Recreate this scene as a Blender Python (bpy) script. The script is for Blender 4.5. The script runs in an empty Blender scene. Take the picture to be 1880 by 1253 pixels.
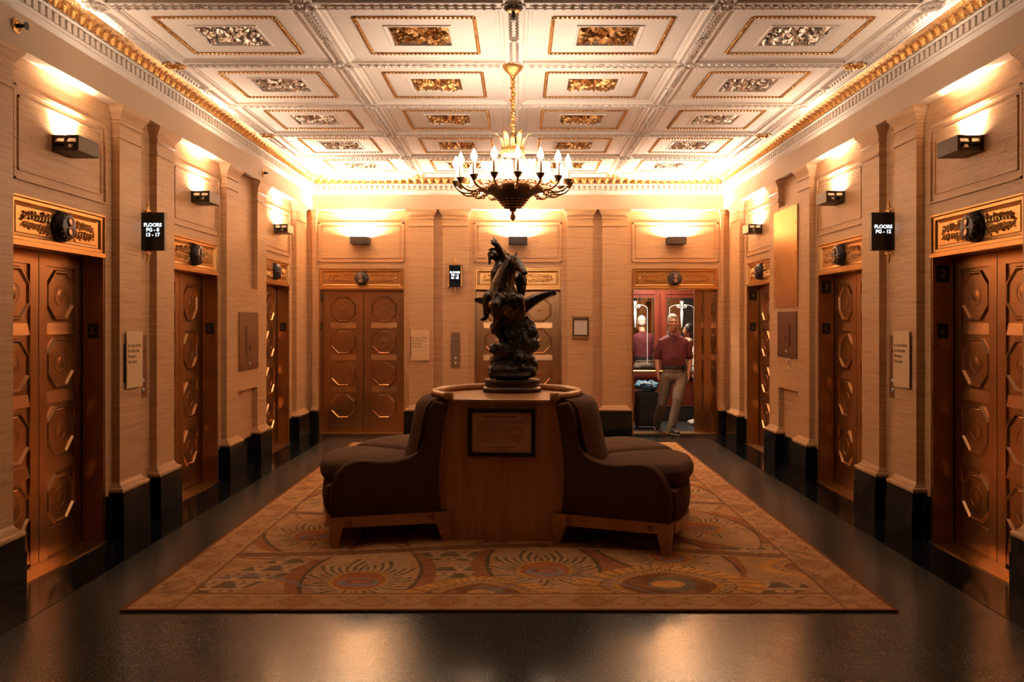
import bpy, bmesh, math, random
import numpy as np
from mathutils import Vector, Matrix, Quaternion

SC = bpy.context.scene
COL = SC.collection
PI = math.pi
rad = math.radians
random.seed(7)

# ---------------------------------------------------------------- camera, world, exposure
FPX = 1528.0                       # focal length in pixels of the 1880 px wide frame
cam = bpy.data.cameras.new('camera'); camo = bpy.data.objects.new('camera', cam)
COL.objects.link(camo)
cam.sensor_fit = 'HORIZONTAL'; cam.sensor_width = 36.0
cam.lens = FPX / 1880.0 * 36.0
cam.shift_x = -11.0 / 1880.0
cam.shift_y = -34.5 / 1880.0
cam.clip_start = 0.05
camo.location = (0, 0, 1.64); camo.rotation_euler = (PI / 2, 0, 0)
SC.camera = camo
w = bpy.data.worlds.new('world'); SC.world = w; w.use_nodes = True
w.node_tree.nodes['Background'].inputs[0].default_value = (0.9, 0.75, 0.6, 1)
w.node_tree.nodes['Background'].inputs[1].default_value = 0.0
SC.view_settings.view_transform = 'Standard'
SC.view_settings.look = 'None'
SC.view_settings.gamma = 1.0
SC.view_settings.use_curve_mapping = False
SC.view_settings.exposure = 1.12
try:
    SC.cycles.max_bounces = 6; SC.cycles.diffuse_bounces = 4; SC.cycles.glossy_bounces = 3
    SC.cycles.sample_clamp_indirect = 4.0; SC.cycles.adaptive_threshold = 0.02
    SC.cycles.caustics_reflective = False; SC.cycles.caustics_refractive = False
except Exception:
    pass
SCONCE_W = {'nearest': (44, 3.5), 'second': (76, 8), 'farthest': (115, 26), 'back': (185, 64)}   # watts of the wall uplights: wall-grazing lamp, broad lamp
BULB_E = 95.0          # emission strength of a chandelier bulb
WARM = (1.0, 0.765, 0.58)

# ---------------------------------------------------------------- materials
MAT = {}
def lin(c):
    return tuple(((x / 12.92) if x <= 0.04045 else ((x + 0.055) / 1.055) ** 2.4) for x in c)
def newmat(name):
    m = bpy.data.materials.new(name); m.use_nodes = True
    nt = m.node_tree; b = nt.nodes['Principled BSDF']
    MAT[name] = m
    return m, nt, b
def plain(name, col, rough=0.5, metal=0.0, noise=0.0, scale=30, bump=0.0, emit=None, es=0, spec=None, stretch=(1, 1, 1), coat=0):
    m, nt, b = newmat(name)
    b.inputs['Base Color'].default_value = (*col, 1)
    b.inputs['Roughness'].default_value = rough
    b.inputs['Metallic'].default_value = metal
    if coat: b.inputs['Coat Weight'].default_value = coat; b.inputs['Coat Roughness'].default_value = 0.12
    if spec is not None: b.inputs['Specular IOR Level'].default_value = spec
    if emit:
        b.inputs['Emission Color'].default_value = (*emit, 1); b.inputs['Emission Strength'].default_value = es
    if noise or bump:
        tc = nt.nodes.new('ShaderNodeTexCoord'); mp = nt.nodes.new('ShaderNodeMapping')
        mp.inputs['Scale'].default_value = stretch
        n = nt.nodes.new('ShaderNodeTexNoise'); n.inputs['Scale'].default_value = scale; n.inputs['Detail'].default_value = 4
        nt.links.new(tc.outputs['Object'], mp.inputs[0]); nt.links.new(mp.outputs[0], n.inputs['Vector'])
        if noise:
            r = nt.nodes.new('ShaderNodeMapRange')
            r.inputs['To Min'].default_value = 1 - noise; r.inputs['To Max'].default_value = 1 + noise
            nt.links.new(n.outputs['Fac'], r.inputs[0])
            mx = nt.nodes.new('ShaderNodeVectorMath'); mx.operation = 'SCALE'
            mx.inputs[0].default_value = col
            nt.links.new(r.outputs[0], mx.inputs['Scale']); nt.links.new(mx.outputs[0], b.inputs['Base Color'])
        if bump:
            bp = nt.nodes.new('ShaderNodeBump'); bp.inputs['Strength'].default_value = bump; bp.inputs['Distance'].default_value = 0.01
            nt.links.new(n.outputs['Fac'], bp.inputs['Height']); nt.links.new(bp.outputs[0], b.inputs['Normal'])
    return m

def travertine():
    m, nt, b = newmat('travertine')
    L = nt.links
    g = nt.nodes.new('ShaderNodeNewGeometry')
    mp = nt.nodes.new('ShaderNodeMapping'); mp.inputs['Scale'].default_value = (1.3, 1.3, 44)
    L.new(g.outputs['Position'], mp.inputs[0])
    n1 = nt.nodes.new('ShaderNodeTexNoise'); n1.inputs['Scale'].default_value = 1.6; n1.inputs['Detail'].default_value = 4; n1.inputs['Roughness'].default_value = 0.62; n1.inputs['Distortion'].default_value = 0.6
    L.new(mp.outputs[0], n1.inputs['Vector'])
    cr = nt.nodes.new('ShaderNodeValToRGB')
    e = cr.color_ramp.elements
    e[0].position = 0.28; e[0].color = (0.39, 0.200, 0.088, 1)
    e[1].position = 0.66; e[1].color = (0.60, 0.352, 0.172, 1)
    x = e.new(0.45); x.color = (0.53, 0.297, 0.138, 1)
    L.new(n1.outputs['Fac'], cr.inputs[0])
    mp2 = nt.nodes.new('ShaderNodeMapping'); mp2.inputs['Scale'].default_value = (6, 6, 42)
    L.new(g.outputs['Position'], mp2.inputs[0])
    n2 = nt.nodes.new('ShaderNodeTexNoise'); n2.inputs['Scale'].default_value = 2.2; n2.inputs['Detail'].default_value = 3; n2.inputs['Roughness'].default_value = 0.7
    L.new(mp2.outputs[0], n2.inputs['Vector'])
    n3 = nt.nodes.new('ShaderNodeTexNoise'); n3.inputs['Scale'].default_value = 1.3; n3.inputs['Detail'].default_value = 3
    L.new(g.outputs['Position'], n3.inputs['Vector'])
    # pits: narrow band of n2, only where n3 is high
    p = nt.nodes.new('ShaderNodeMapRange'); p.inputs['From Min'].default_value = 0.40; p.inputs['From Max'].default_value = 0.32
    L.new(n2.outputs['Fac'], p.inputs[0])
    q = nt.nodes.new('ShaderNodeMapRange'); q.inputs['From Min'].default_value = 0.47; q.inputs['From Max'].default_value = 0.62
    L.new(n3.outputs['Fac'], q.inputs[0])
    mu = nt.nodes.new('ShaderNodeMath'); mu.operation = 'MULTIPLY'
    L.new(p.outputs[0], mu.inputs[0]); L.new(q.outputs[0], mu.inputs[1])
    mix = nt.nodes.new('ShaderNodeMix'); mix.data_type = 'RGBA'
    L.new(mu.outputs[0], mix.inputs[0]); L.new(cr.outputs[0], mix.inputs[6]); mix.inputs[7].default_value = (0.17, 0.09, 0.05, 1)
    L.new(mix.outputs[2], b.inputs['Base Color'])
    b.inputs['Roughness'].default_value = 0.42
    bp = nt.nodes.new('ShaderNodeBump'); bp.inputs['Strength'].default_value = 0.18; bp.inputs['Distance'].default_value = 0.008
    L.new(n1.outputs['Fac'], bp.inputs['Height']); L.new(bp.outputs[0], b.inputs['Normal'])
travertine()

def terrazzo():
    m, nt, b = newmat('terrazzo'); L = nt.links
    g = nt.nodes.new('ShaderNodeNewGeometry')
    v = nt.nodes.new('ShaderNodeTexNoise'); v.inputs['Scale'].default_value = 95; v.inputs['Detail'].default_value = 2
    L.new(g.outputs['Position'], v.inputs['Vector'])
    cr = nt.nodes.new('ShaderNodeValToRGB'); e = cr.color_ramp.elements
    e[0].position = 0.38; e[0].color = (0.015, 0.016, 0.015, 1); e[1].position = 0.66; e[1].color = (0.075, 0.068, 0.055, 1)
    L.new(v.outputs['Fac'], cr.inputs[0])
    n = nt.nodes.new('ShaderNodeTexNoise'); n.inputs['Scale'].default_value = 1.2; n.inputs['Detail'].default_value = 5
    L.new(g.outputs['Position'], n.inputs['Vector'])
    r = nt.nodes.new('ShaderNodeMapRange'); r.inputs['To Min'].default_value = 0.20; r.inputs['To Max'].default_value = 0.23
    L.new(n.outputs['Fac'], r.inputs[0]); L.new(r.outputs[0], b.inputs['Roughness'])
    L.new(cr.outputs[0], b.inputs['Base Color'])
    b.inputs['Specular IOR Level'].default_value = 0.22
terrazzo()

def wood(name, c0, c1, rough=0.32, axis=2, sc=1.0):
    m, nt, b = newmat(name); L = nt.links
    tc = nt.nodes.new('ShaderNodeTexCoord'); mp = nt.nodes.new('ShaderNodeMapping')
    s = [14 * sc, 14 * sc, 14 * sc]; s[axis] = 0.9 * sc
    mp.inputs['Scale'].default_value = s
    L.new(tc.outputs['Object'], mp.inputs[0])
    n = nt.nodes.new('ShaderNodeTexNoise'); n.inputs['Scale'].default_value = 1.5; n.inputs['Detail'].default_value = 6; n.inputs['Distortion'].default_value = 0.7
    L.new(mp.outputs[0], n.inputs['Vector'])
    cr = nt.nodes.new('ShaderNodeValToRGB'); e = cr.color_ramp.elements
    e[0].position = 0.3; e[0].color = (*c0, 1); e[1].position = 0.7; e[1].color = (*c1, 1)
    L.new(n.outputs['Fac'], cr.inputs[0]); L.new(cr.outputs[0], b.inputs['Base Color'])
    b.inputs['Roughness'].default_value = rough
wood('honey_wood', (0.40, 0.175, 0.062), (0.56, 0.27, 0.10), 0.30)
wood('frame_wood', (0.36, 0.155, 0.058), (0.48, 0.225, 0.085), 0.33, axis=0)
wood('red_wood', (0.10, 0.018, 0.010), (0.19, 0.036, 0.018), 0.25)

def bronze(name, col, rough, stretch=(60, 60, 2), bump=0):
    m, nt, b = newmat(name); L = nt.links
    tc = nt.nodes.new('ShaderNodeTexCoord'); mp = nt.nodes.new('ShaderNodeMapping'); mp.inputs['Scale'].default_value = stretch
    L.new(tc.outputs['Object'], mp.inputs[0])
    n = nt.nodes.new('ShaderNodeTexNoise'); n.inputs['Scale'].default_value = 2; n.inputs['Detail'].default_value = 3
    L.new(mp.outputs[0], n.inputs['Vector'])
    r = nt.nodes.new('ShaderNodeMapRange'); r.inputs['To Min'].default_value = rough - 0.02; r.inputs['To Max'].default_value = rough + 0.02
    L.new(n.outputs['Fac'], r.inputs[0]); L.new(r.outputs[0], b.inputs['Roughness'])
    n2 = nt.nodes.new('ShaderNodeTexNoise'); n2.inputs['Scale'].default_value = 3.0; n2.inputs['Detail'].default_value = 4
    L.new(tc.outputs['Object'], n2.inputs['Vector'])
    mx = nt.nodes.new('ShaderNodeMix'); mx.data_type = 'RGBA'
    L.new(n2.outputs['Fac'], mx.inputs[0])
    mx.inputs[6].default_value = (*[c * 0.88 for c in col], 1); mx.inputs[7].default_value = (*[min(1, c * 1.12) for c in col], 1)
    L.new(mx.outputs[2], b.inputs['Base Color'])
    b.inputs['Metallic'].default_value = 1.0
    if bump:
        n3 = nt.nodes.new('ShaderNodeTexNoise'); n3.inputs['Scale'].default_value = 85; n3.inputs['Detail'].default_value = 2
        L.new(tc.outputs['Object'], n3.inputs['Vector'])
        bp = nt.nodes.new('ShaderNodeBump'); bp.inputs['Strength'].default_value = bump; bp.inputs['Distance'].default_value = 0.008
        L.new(n3.outputs['Fac'], bp.inputs['Height']); L.new(bp.outputs[0], b.inputs['Normal'])
bronze('bronze_door', (0.52, 0.285, 0.132), 0.315)
bronze('gold_bronze', (0.66, 0.37, 0.135), 0.32, (4, 60, 60))
bronze('brass_plate', (0.62, 0.37, 0.15), 0.315, (60, 60, 2))
bronze('steel_plate', (0.42, 0.27, 0.17), 0.36, (60, 60, 2))
bronze('dark_plate', (0.28, 0.18, 0.11), 0.36, (60, 60, 2))
bronze('gilt', (0.66, 0.37, 0.125), 0.36, (6, 6, 6), 0.7)
bronze('gilt_dark', (0.50, 0.28, 0.105), 0.38, (6, 6, 6), 0.7)
bronze('silver_leaf', (0.60, 0.50, 0.40), 0.36, (6, 6, 6), 0.7)
plain('copper_plaque', (0.74, 0.40, 0.24), 0.34, metal=0.25, noise=0.35, scale=7)
bronze('statue_bronze', (0.070, 0.055, 0.045), 0.32, (20, 20, 20))
bronze('chandelier_gilt', (0.62, 0.38, 0.20), 0.32, (10, 10, 10))

bronze('cup_bronze', (0.30, 0.17, 0.09), 0.38, (10, 10, 10))
plain('plaster', (0.80, 0.71, 0.61), 0.62, noise=0.04, scale=2.5)
plain('plaster_relief', (0.64, 0.55, 0.47), 0.42)
plain('frieze_paint', (0.55, 0.39, 0.255), 0.55, noise=0.05, scale=2)
plain('black_marble', (0.006, 0.0075, 0.008), 0.13, noise=0.3, scale=5, spec=0.14)
plain('black_metal', (0.018, 0.016, 0.015), 0.38)
plain('sconce_metal', (0.045, 0.036, 0.030), 0.42, metal=0.6)
plain('screen_black', (0.006, 0.007, 0.009), 0.15)
plain('screen_text', (0.7, 0.85, 1.0), 0.5, emit=(0.75, 0.9, 1.0), es=1.3)
plain('bulb', (1, 1, 1), 0.4, emit=(1.0, 0.78, 0.61), es=BULB_E)
plain('lamp_glow', (1, 1, 1), 0.4, emit=(1.0, 0.80, 0.55), es=0.3)
for _n in ('screen_text', 'lamp_glow'): MAT[_n].cycles.emission_sampling = 'NONE'
plain('candle', (0.52, 0.38, 0.26), 0.5)
plain('sign_face', (0.74, 0.49, 0.26), 0.35, metal=0.0, noise=0.04)
plain('sign_ink', (0.14, 0.08, 0.04), 0.5)
plain('plate_ink', (0.10, 0.055, 0.035), 0.5)
plain('fabric', (0.062, 0.026, 0.011), 0.9, spec=0.15, noise=0.25, scale=9, bump=0.5, stretch=(1, 1, 6))
MAT['fabric'].node_tree.nodes['Principled BSDF'].inputs['Sheen Weight'].default_value = 0.05
MAT['fabric'].node_tree.nodes['Principled BSDF'].inputs['Sheen Tint'].default_value = (0.9, 0.5, 0.25, 1)
plain('skin', (0.55, 0.26, 0.15), 0.5, noise=0.12, scale=25)
plain('hair_grey', (0.52, 0.45, 0.38), 0.7, noise=0.25, scale=60, bump=0.4)
plain('hair_dark', (0.05, 0.035, 0.03), 0.5, noise=0.3, scale=60)
plain('polo', (0.105, 0.012, 0.018), 0.8, noise=0.15, scale=30)
plain('polo_collar', (0.07, 0.009, 0.013), 0.8)
plain('trousers', (0.205, 0.160, 0.125), 0.85, noise=0.1, scale=40)
plain('shoe_black', (0.016, 0.014, 0.013), 0.6)
plain('shoe_sole', (0.42, 0.34, 0.28), 0.7)
plain('white_cloth', (0.62, 0.52, 0.46), 0.8)
plain('suitcase_black', (0.012, 0.013, 0.015), 0.55)
plain('jacket_blue', (0.06, 0.20, 0.33), 0.6, noise=0.25, scale=14)
plain('jacket_grey', (0.30, 0.32, 0.34), 0.6)
plain('mirror', (0.90, 0.88, 0.86), 0.02, metal=1.0)
plain('etching', (0.80, 0.78, 0.76), 0.6)
plain('car_floor', (0.030, 0.032, 0.034), 0.35)
plain('paper', (0.66, 0.56, 0.48), 0.8, noise=0.12, scale=60)
plain('rock_bronze', (0.022, 0.019, 0.016), 0.45, metal=0.3, noise=0.4, scale=18, bump=0.6)
plain('white_plastic', (0.75, 0.7, 0.6), 0.5)
plain('eye_dark', (0.02, 0.014, 0.01), 0.3)
plain('lip', (0.42, 0.15, 0.10), 0.5)

# ---------------------------------------------------------------- mesh helpers
class MB:
    def __init__(s): s.v = []; s.f = []
    def add(s, vs, fs):
        o = len(s.v); s.v += [tuple(p) for p in vs]; s.f += [tuple(i + o for i in f) for f in fs]; return s
    def box(s, x0, x1, y0, y1, z0, z1):
        return s.add([(x0, y0, z0), (x1, y0, z0), (x1, y1, z0), (x0, y1, z0), (x0, y0, z1), (x1, y0, z1), (x1, y1, z1), (x0, y1, z1)],
                     [(0, 3, 2, 1), (4, 5, 6, 7), (0, 1, 5, 4), (1, 2, 6, 5), (2, 3, 7, 6), (3, 0, 4, 7)])
    def loft(s, rings, cap0=True, cap1=True, closed=True):
        n = len(rings[0]); vs = [p for r in rings for p in r]; fs = []
        for i in range(len(rings) - 1):
            for j in range(n if closed else n - 1):
                k = (j + 1) % n
                fs.append((i * n + j, i * n + k, (i + 1) * n + k, (i + 1) * n + j))
        if cap0: fs.append(tuple(range(n - 1, -1, -1)))
        if cap1: fs.append(tuple(range((len(rings) - 1) * n, len(rings) * n)))
        return s.add(vs, fs)
    def prism(s, poly, axis, a, b):
        def mk(p, t):
            if axis == 0: return (t, p[0], p[1])
            if axis == 1: return (p[0], t, p[1])
            return (p[0], p[1], t)
        return s.loft([[mk(p, a) for p in poly], [mk(p, b) for p in poly]])
    def lathe(s, prof, n=24, c=(0, 0, 0), axis=2, sx=1.0, sy=1.0):
        rings = []
        for r, z in prof:
            ring = []
            for k in range(n):
                a = 2 * PI * k / n; x, y = r * math.cos(a) * sx, r * math.sin(a) * sy
                p = (x, y, z) if axis == 2 else ((x, z, y) if axis == 1 else (z, x, y))
                ring.append((p[0] + c[0], p[1] + c[1], p[2] + c[2]))
            rings.append(ring)
        return s.loft(rings)
    def tube(s, pts, r, n=8, cap=True, flat=1.0):
        pts = [Vector(p) for p in pts]; rings = []; up = None
        for i, p in enumerate(pts):
            d = (pts[min(i + 1, len(pts) - 1)] - pts[max(i - 1, 0)])
            if d.length < 1e-9: d = Vector((0, 0, 1))
            d.normalize()
            if up is None:
                up = Vector((0, 0, 1)) if abs(d.z) < 0.9 else Vector((0, 1, 0))
            u = up - d * up.dot(d)
            if u.length < 1e-6: u = d.orthogonal()
            u.normalize(); up = u; q = d.cross(u)
            rr = r[i] if isinstance(r, (list, tuple)) else r
            rings.append([tuple(p + (u * math.cos(2 * PI * k / n) * flat + q * math.sin(2 * PI * k / n)) * rr) for k in range(n)])
        return s.loft(rings, cap, cap)
    def ell(s, c, r, R=None, nu=14, nv=9):
        rings = []
        c = Vector(c)
        for i in range(nv + 1):
            t = -PI / 2 + PI * i / nv; ring = []
            ct, st = max(math.cos(t), 1e-3), math.sin(t)
            for k in range(nu):
                a = 2 * PI * k / nu
                p = Vector((r[0] * ct * math.cos(a), r[1] * ct * math.sin(a), r[2] * st))
                if R: p = R @ p
                ring.append(tuple(c + p))
            rings.append(ring)
        return s.loft(rings)
    def cap(s, p0, r0, p1, r1, n=12):
        p0, p1 = Vector(p0), Vector(p1); d = p1 - p0; L = d.length
        if L < 1e-6: return s.ell(p0, (r0, r0, r0))
        d.normalize(); u = d.orthogonal().normalized(); q = d.cross(u)
        rings = []
        def ring(c, r): rings.append([tuple(c + (u * math.cos(2 * PI * k / n) + q * math.sin(2 * PI * k / n)) * r) for k in range(n)])
        for a in (80, 50, 25): ring(p0 - d * r0 * math.sin(rad(a)), r0 * math.cos(rad(a)))
        ring(p0, r0); ring(p1, r1)
        for a in (25, 50, 80): ring(p1 + d * r1 * math.sin(rad(a)), r1 * math.cos(rad(a)))
        return s.loft(rings)
    def chain(s, pts):
        for i in range(len(pts) - 1): s.cap(pts[i][0], pts[i][1], pts[i + 1][0], pts[i + 1][1])
        return s
    def mesh(s, name, mat, smooth=None):
        me = bpy.data.meshes.new(name)
        me.from_pydata(s.v, [], s.f)
        bm = bmesh.new(); bm.from_mesh(me)
        bmesh.ops.recalc_face_normals(bm, faces=bm.faces)
        bm.to_mesh(me); bm.free()
        if smooth:
            me.polygons.foreach_set('use_smooth', [True] * len(me.polygons))
            if smooth < 180: me.set_sharp_from_angle(angle=rad(smooth))
        if mat: me.materials.append(MAT[mat] if isinstance(mat, str) else mat)
        me.update()
        return me
    def build(s, name, mat, parent=None, smooth=None, M=None):
        return inst(name, s.mesh(name, mat, smooth), parent, M)
def inst(name, me, parent=None, M=None):
    o = bpy.data.objects.new(name, me); COL.objects.link(o)
    if parent is not None: o.parent = parent
    if M is not None: o.matrix_basis = M
    return o
def empty(name, M=None, parent=None):
    o = bpy.data.objects.new(name, None); COL.objects.link(o); o.empty_display_size = 0.1
    if parent is not None: o.parent = parent
    if M is not None: o.matrix_basis = M
    return o
def tag(o, label, cat, group=None):
    o['label'] = label; o['category'] = cat
    if group: o['group'] = group
    return o
def struct(o, label=None):
    o['kind'] = 'structure'
    if label: o['label'] = label
    return o
def stuff(o): o['kind'] = 'stuff'; return o
def T(x, y, z): return Matrix.Translation((x, y, z))
def RZ(a): return Matrix.Rotation(a, 4, 'Z')
def RX(a): return Matrix.Rotation(a, 4, 'X')
def RY(a): return Matrix.Rotation(a, 4, 'Y')
def remesh(mb, name, mat, vox, parent=None, smooth=3, disp=None, M=None):
    me = mb.mesh(name + '_src', None)
    o = bpy.data.objects.new(name + '_src', me); COL.objects.link(o)
    md = o.modifiers.new('r', 'REMESH'); md.mode = 'VOXEL'; md.voxel_size = vox
    if smooth:
        s = o.modifiers.new('s', 'SMOOTH'); s.factor = 0.5; s.iterations = smooth
    if disp:
        tx = bpy.data.textures.new(name + '_tx', 'CLOUDS'); tx.noise_scale = disp[1]; tx.noise_depth = 3
        d = o.modifiers.new('d', 'DISPLACE'); d.texture = tx; d.strength = disp[0]; d.mid_level = 0.5
    dg = bpy.context.evaluated_depsgraph_get()
    out = bpy.data.meshes.new_from_object(o.evaluated_get(dg))
    bpy.data.objects.remove(o); bpy.data.meshes.remove(me)
    out.name = name
    out.polygons.foreach_set('use_smooth', [True] * len(out.polygons))
    out.materials.clear(); out.materials.append(MAT[mat])
    return inst(name, out, parent, M)
def text_mesh(txt, size, mat, bold=0.0, ext=0.0008, align='CENTER', space=1.0):
    cu = bpy.data.curves.new('t', 'FONT'); cu.body = txt; cu.size = size; cu.align_x = align; cu.align_y = 'CENTER'
    cu.extrude = ext; cu.offset = bold; cu.space_character = space; cu.resolution_u = 3
    o = bpy.data.objects.new('t', cu); COL.objects.link(o)
    dg = bpy.context.evaluated_depsgraph_get()
    me = bpy.data.meshes.new_from_object(o.evaluated_get(dg))
    bpy.data.objects.remove(o); bpy.data.curves.remove(cu)
    me.materials.clear(); me.materials.append(MAT[mat])
    return me
TXT = Matrix.Rotation(PI / 2, 4, 'X')      # text lies in xz, read from -y

# wall frames: local x = viewer's right, local y = into the wall, local z = up
WX, WY = 3.08, 12.18
FL = Matrix(((0, -1, 0, -WX), (1, 0, 0, 0), (0, 0, 1, 0), (0, 0, 0, 1)))
FR = Matrix(((0, 1, 0, WX), (-1, 0, 0, 0), (0, 0, 1, 0), (0, 0, 0, 1)))
FB = Matrix(((1, 0, 0, 0), (0, 1, 0, WY), (0, 0, 1, 0), (0, 0, 0, 1)))
FRAME = {'left': FL, 'right': FR, 'back': FB}
def iv(side, a, b):           # an interval along the room (side walls: world Y) as local x
    return (a, b) if side != 'right' else (-b, -a)
def U(side, y): return -y if side == 'right' else y
NEAR = -6.0
# ================================================================= THE SETTING
# ---- floor
fl = MB().box(-3.3, 3.3, NEAR, WY + 0.2, -0.1, 0.0).build('floor', 'terrazzo'); struct(fl, 'dark polished terrazzo floor with black borders along the walls')
for x0, x1, y0, y1 in ((-3.08, -2.70, NEAR, WY), (2.70, 3.08, NEAR, WY), (-2.70, 2.70, 11.83, WY)):
    MB().box(x0, x1, y0, y1, -0.02, 0.003).build('border_strip', 'black_marble', fl)

DOORS_SIDE = [(5.06, 6.21), (7.40, 8.55), (10.06, 11.21)]
DOORS_BACK = [(-2.917, -1.666), (-0.64, 0.64), (1.666, 2.93)]
PIL_SIDE = [(3.88, 4.22), (4.62, 4.98), (6.31, 6.67), (6.96, 7.31), (8.63, 8.98), (9.65, 9.99), (11.35, 11.80)]
PIL_BACK = [(-3.0, -2.945), (-1.588, -1.228), (-1.10, -0.725), (0.717, 1.091), (1.227, 1.593), (2.955, 3.0)]
ZL0, ZL1 = 2.14, 2.43      # lintel bottom / top
ZF0, ZF1 = 3.28, 3.49      # frieze
PP = 0.06                  # pilaster projection

def rectloft(mb, x0, x1, d, prof):
    rings = []
    for z, e in prof:
        rings.append([(x0 - e, -d - e, z), (x1 + e, -d - e, z), (x1 + e, 0.0, z), (x0 - e, 0.0, z)])
    return mb.loft(rings)
CAPP = [(3.035, 0), (3.04, .009), (3.065, .009), (3.07, 0), (3.145, 0), (3.15, .012), (3.17, .012), (3.175, .004), (3.20, .010), (3.225, .024), (3.245, .040), (3.262, .048), (3.28, .048)]
BASEP = [(.345, .038), (.350, .045), (.362, .049), (.374, .048), (.384, .042), (.387, .024), (.399, .022), (.401, .012), (.410, .010), (.418, .003), (.43, 0)]
walls = {}
for side in ('left', 'right', 'back'):
    F = FRAME[side]
    doors = DOORS_SIDE if side != 'back' else DOORS_BACK
    pils = PIL_SIDE if side != 'back' else PIL_BACK
    a0, a1 = (NEAR, WY) if side != 'back' else (-3.08, 3.08)
    mb = MB(); cur = a0
    for d0, d1 in doors:
        x0, x1 = iv(side, cur, d0); mb.box(x0, x1, 0, .12, 0, 3.85)
        x0, x1 = iv(side, d0, d1); mb.box(x0, x1, 0, .12, ZL1, 3.85)
        cur = d1
    x0, x1 = iv(side, cur, a1); mb.box(x0, x1, 0, .12, 0, 3.85)
    # panel mouldings above each door
    for d0, d1 in doors:
        p0, p1 = iv(side, d0 - 0.0, d1 + 0.0)
        for off, wd, pr in ((0.0, .022, .016), (.06, .012, .009)):
            q0, q1, z0, z1 = p0 + off, p1 - off, 2.52 + off, 3.10 - off
            mb.box(q0, q1, -pr, 0, z1 - wd, z1); mb.box(q0, q1, -pr, 0, z0, z0 + wd * .5)
            mb.box(q0, q0 + wd, -pr, 0, z0, z1); mb.box(q1 - wd, q1, -pr, 0, z0, z1)
    wl = mb.build('wall_' + side, 'travertine', None, None, F); struct(wl, 'travertine %s wall with flat pilasters and a painted frieze' % side); walls[side] = wl
    # frieze band (painted plaster) as part of the wall
    x0, x1 = iv(side, a0, a1) if side != 'back' else (-2.98, 2.98)
    MB().box(x0, x1, -.10, 0, ZF0, ZF1 + .01).build('frieze', 'frieze_paint', wl)
    for p0, p1 in pils:
        x0, x1 = iv(side, p0, p1)
        sh = MB().box(x0, x1, -PP, 0, .43, 3.035).build('pilaster', 'travertine', wl)
        narrow = (p1 - p0) < .1
        rectloft(MB(), x0, x1, PP, [(z, e * (.35 if narrow else 1)) for z, e in CAPP]).build('capital', 'travertine', sh, 30)
        rectloft(MB(), x0, x1, PP, [(z, e * (.35 if narrow else 1)) for z, e in BASEP]).build('base_moulding', 'travertine', sh, 40)
    # black marble baseboard: runs between the doors, stepping out under each pilaster
    bb = empty('baseboard_' + side, F); struct(bb, 'black marble baseboard and pilaster plinths of the %s wall' % side)
    cur = a0
    for d0, d1 in list(doors) + [(a1, a1)]:
        if d0 - cur > .01:
            x0, x1 = iv(side, cur, d0)
            MB().box(x0, x1, -.035, 0, 0, .30).box(x0, x1, -.03, 0, .30, .335).build('skirting', 'black_marble', bb)
        cur = d1
    for p0, p1 in pils:
        x0, x1 = iv(side, p0, p1); e = .045 if p1 - p0 > .1 else .02
        MB().box(x0 - e, x1 + e, -PP - .055, 0, 0, .255).box(x0 - e + .006, x1 + e - .006, -PP - .048, 0, .255, .345).build('plinth', 'black_marble', bb)
# stone infill between the third and fourth pilaster of the side walls
for side, zt in (('left', 2.02), ('right', 2.96)):
    x0, x1 = iv(side, 8.98, 9.65)
    MB().box(x0, x1, -PP + .001, 0, .89, zt).build('infill_block', 'travertine', walls[side])
# wall behind the viewer closes the lobby
wf = MB().box(-3.3, 3.3, NEAR - .12, NEAR, 0, 3.85).build('wall_front', 'travertine'); struct(wf, 'plain travertine wall behind the viewer')

# ---- ceiling
CX = -0.03; PX = 1.385; ROWS = [11.85 - 1.268 * n for n in range(11)]
ZC = 3.735
ce = MB().box(-3.3, 3.3, NEAR, WY + .2, ZC + .055, ZC + .12).build('ceiling', 'plaster'); struct(ce, 'cream coffered ceiling with gilt frames and leaf reliefs')
xs = [CX + PX * k for k in (-2, -1, 0, 1, 2)]
def beam_mb(x0, x1, y0, y1, z, along):
    m = MB()
    m.box(x0, x1, y0, y1, z, ZC + .06)
    e = .016
    if along == 'y':     # raised edge fillets
        m.box(x0 - .018, x0, y0, y1, z + .016, ZC + .06); m.box(x1, x1 + .018, y0, y1, z + .016, ZC + .06)
        m.box(x0, x0 + e, y0, y1, z - .006, z); m.box(x1 - e, x1, y0, y1, z - .006, z)
    else:
        m.box(x0, x1, y0 - .018, y0, z + .016, ZC + .06); m.box(x0, x1, y1, y1 + .018, z + .016, ZC + .06)
        m.box(x0, x1, y0, y0 + e, z - .006, z); m.box(x0, x1, y1 - e, y1, z - .006, z)
    return m
def leaf(mb, bx, by, ang, L, Wd, z, h):
    c, s = math.cos(ang), math.sin(ang)
    def P(u, v, w): return (bx + u * c - v * s, by + u * s + v * c, z - w)
    mb.add([P(0, 0, 0), P(L * .45, Wd, 0), P(L, 0, h * .3), P(L * .45, -Wd, 0), P(L * .5, 0, h)],
           [(0, 1, 4), (1, 2, 4), (2, 3, 4), (3, 0, 4)])
def garland(along, p, a, b, z, hw):
    mb = MB(); n = max(2, int((b - a) / .060)); st = (b - a) / n
    mid = (a + b) / 2
    for i in range(n):
        t = a + st * (i + .2)
        if abs(t - mid) < .03: continue
        for sg in (1, -1):
            if along == 'y':
                leaf(mb, p + sg * .006, t, PI / 2 - sg * .62, hw * 1.15, .0105, z, .022)
            else:
                leaf(mb, t, p + sg * .006, sg * .55, hw * 1.25, .0105, z, .022)
    if along == 'y': mb.box(p - .0025, p + .0025, a, b, z - .006, z)
    else: mb.box(a, b, p - .0025, p + .0025, z - .006, z)
    return mb
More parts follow.
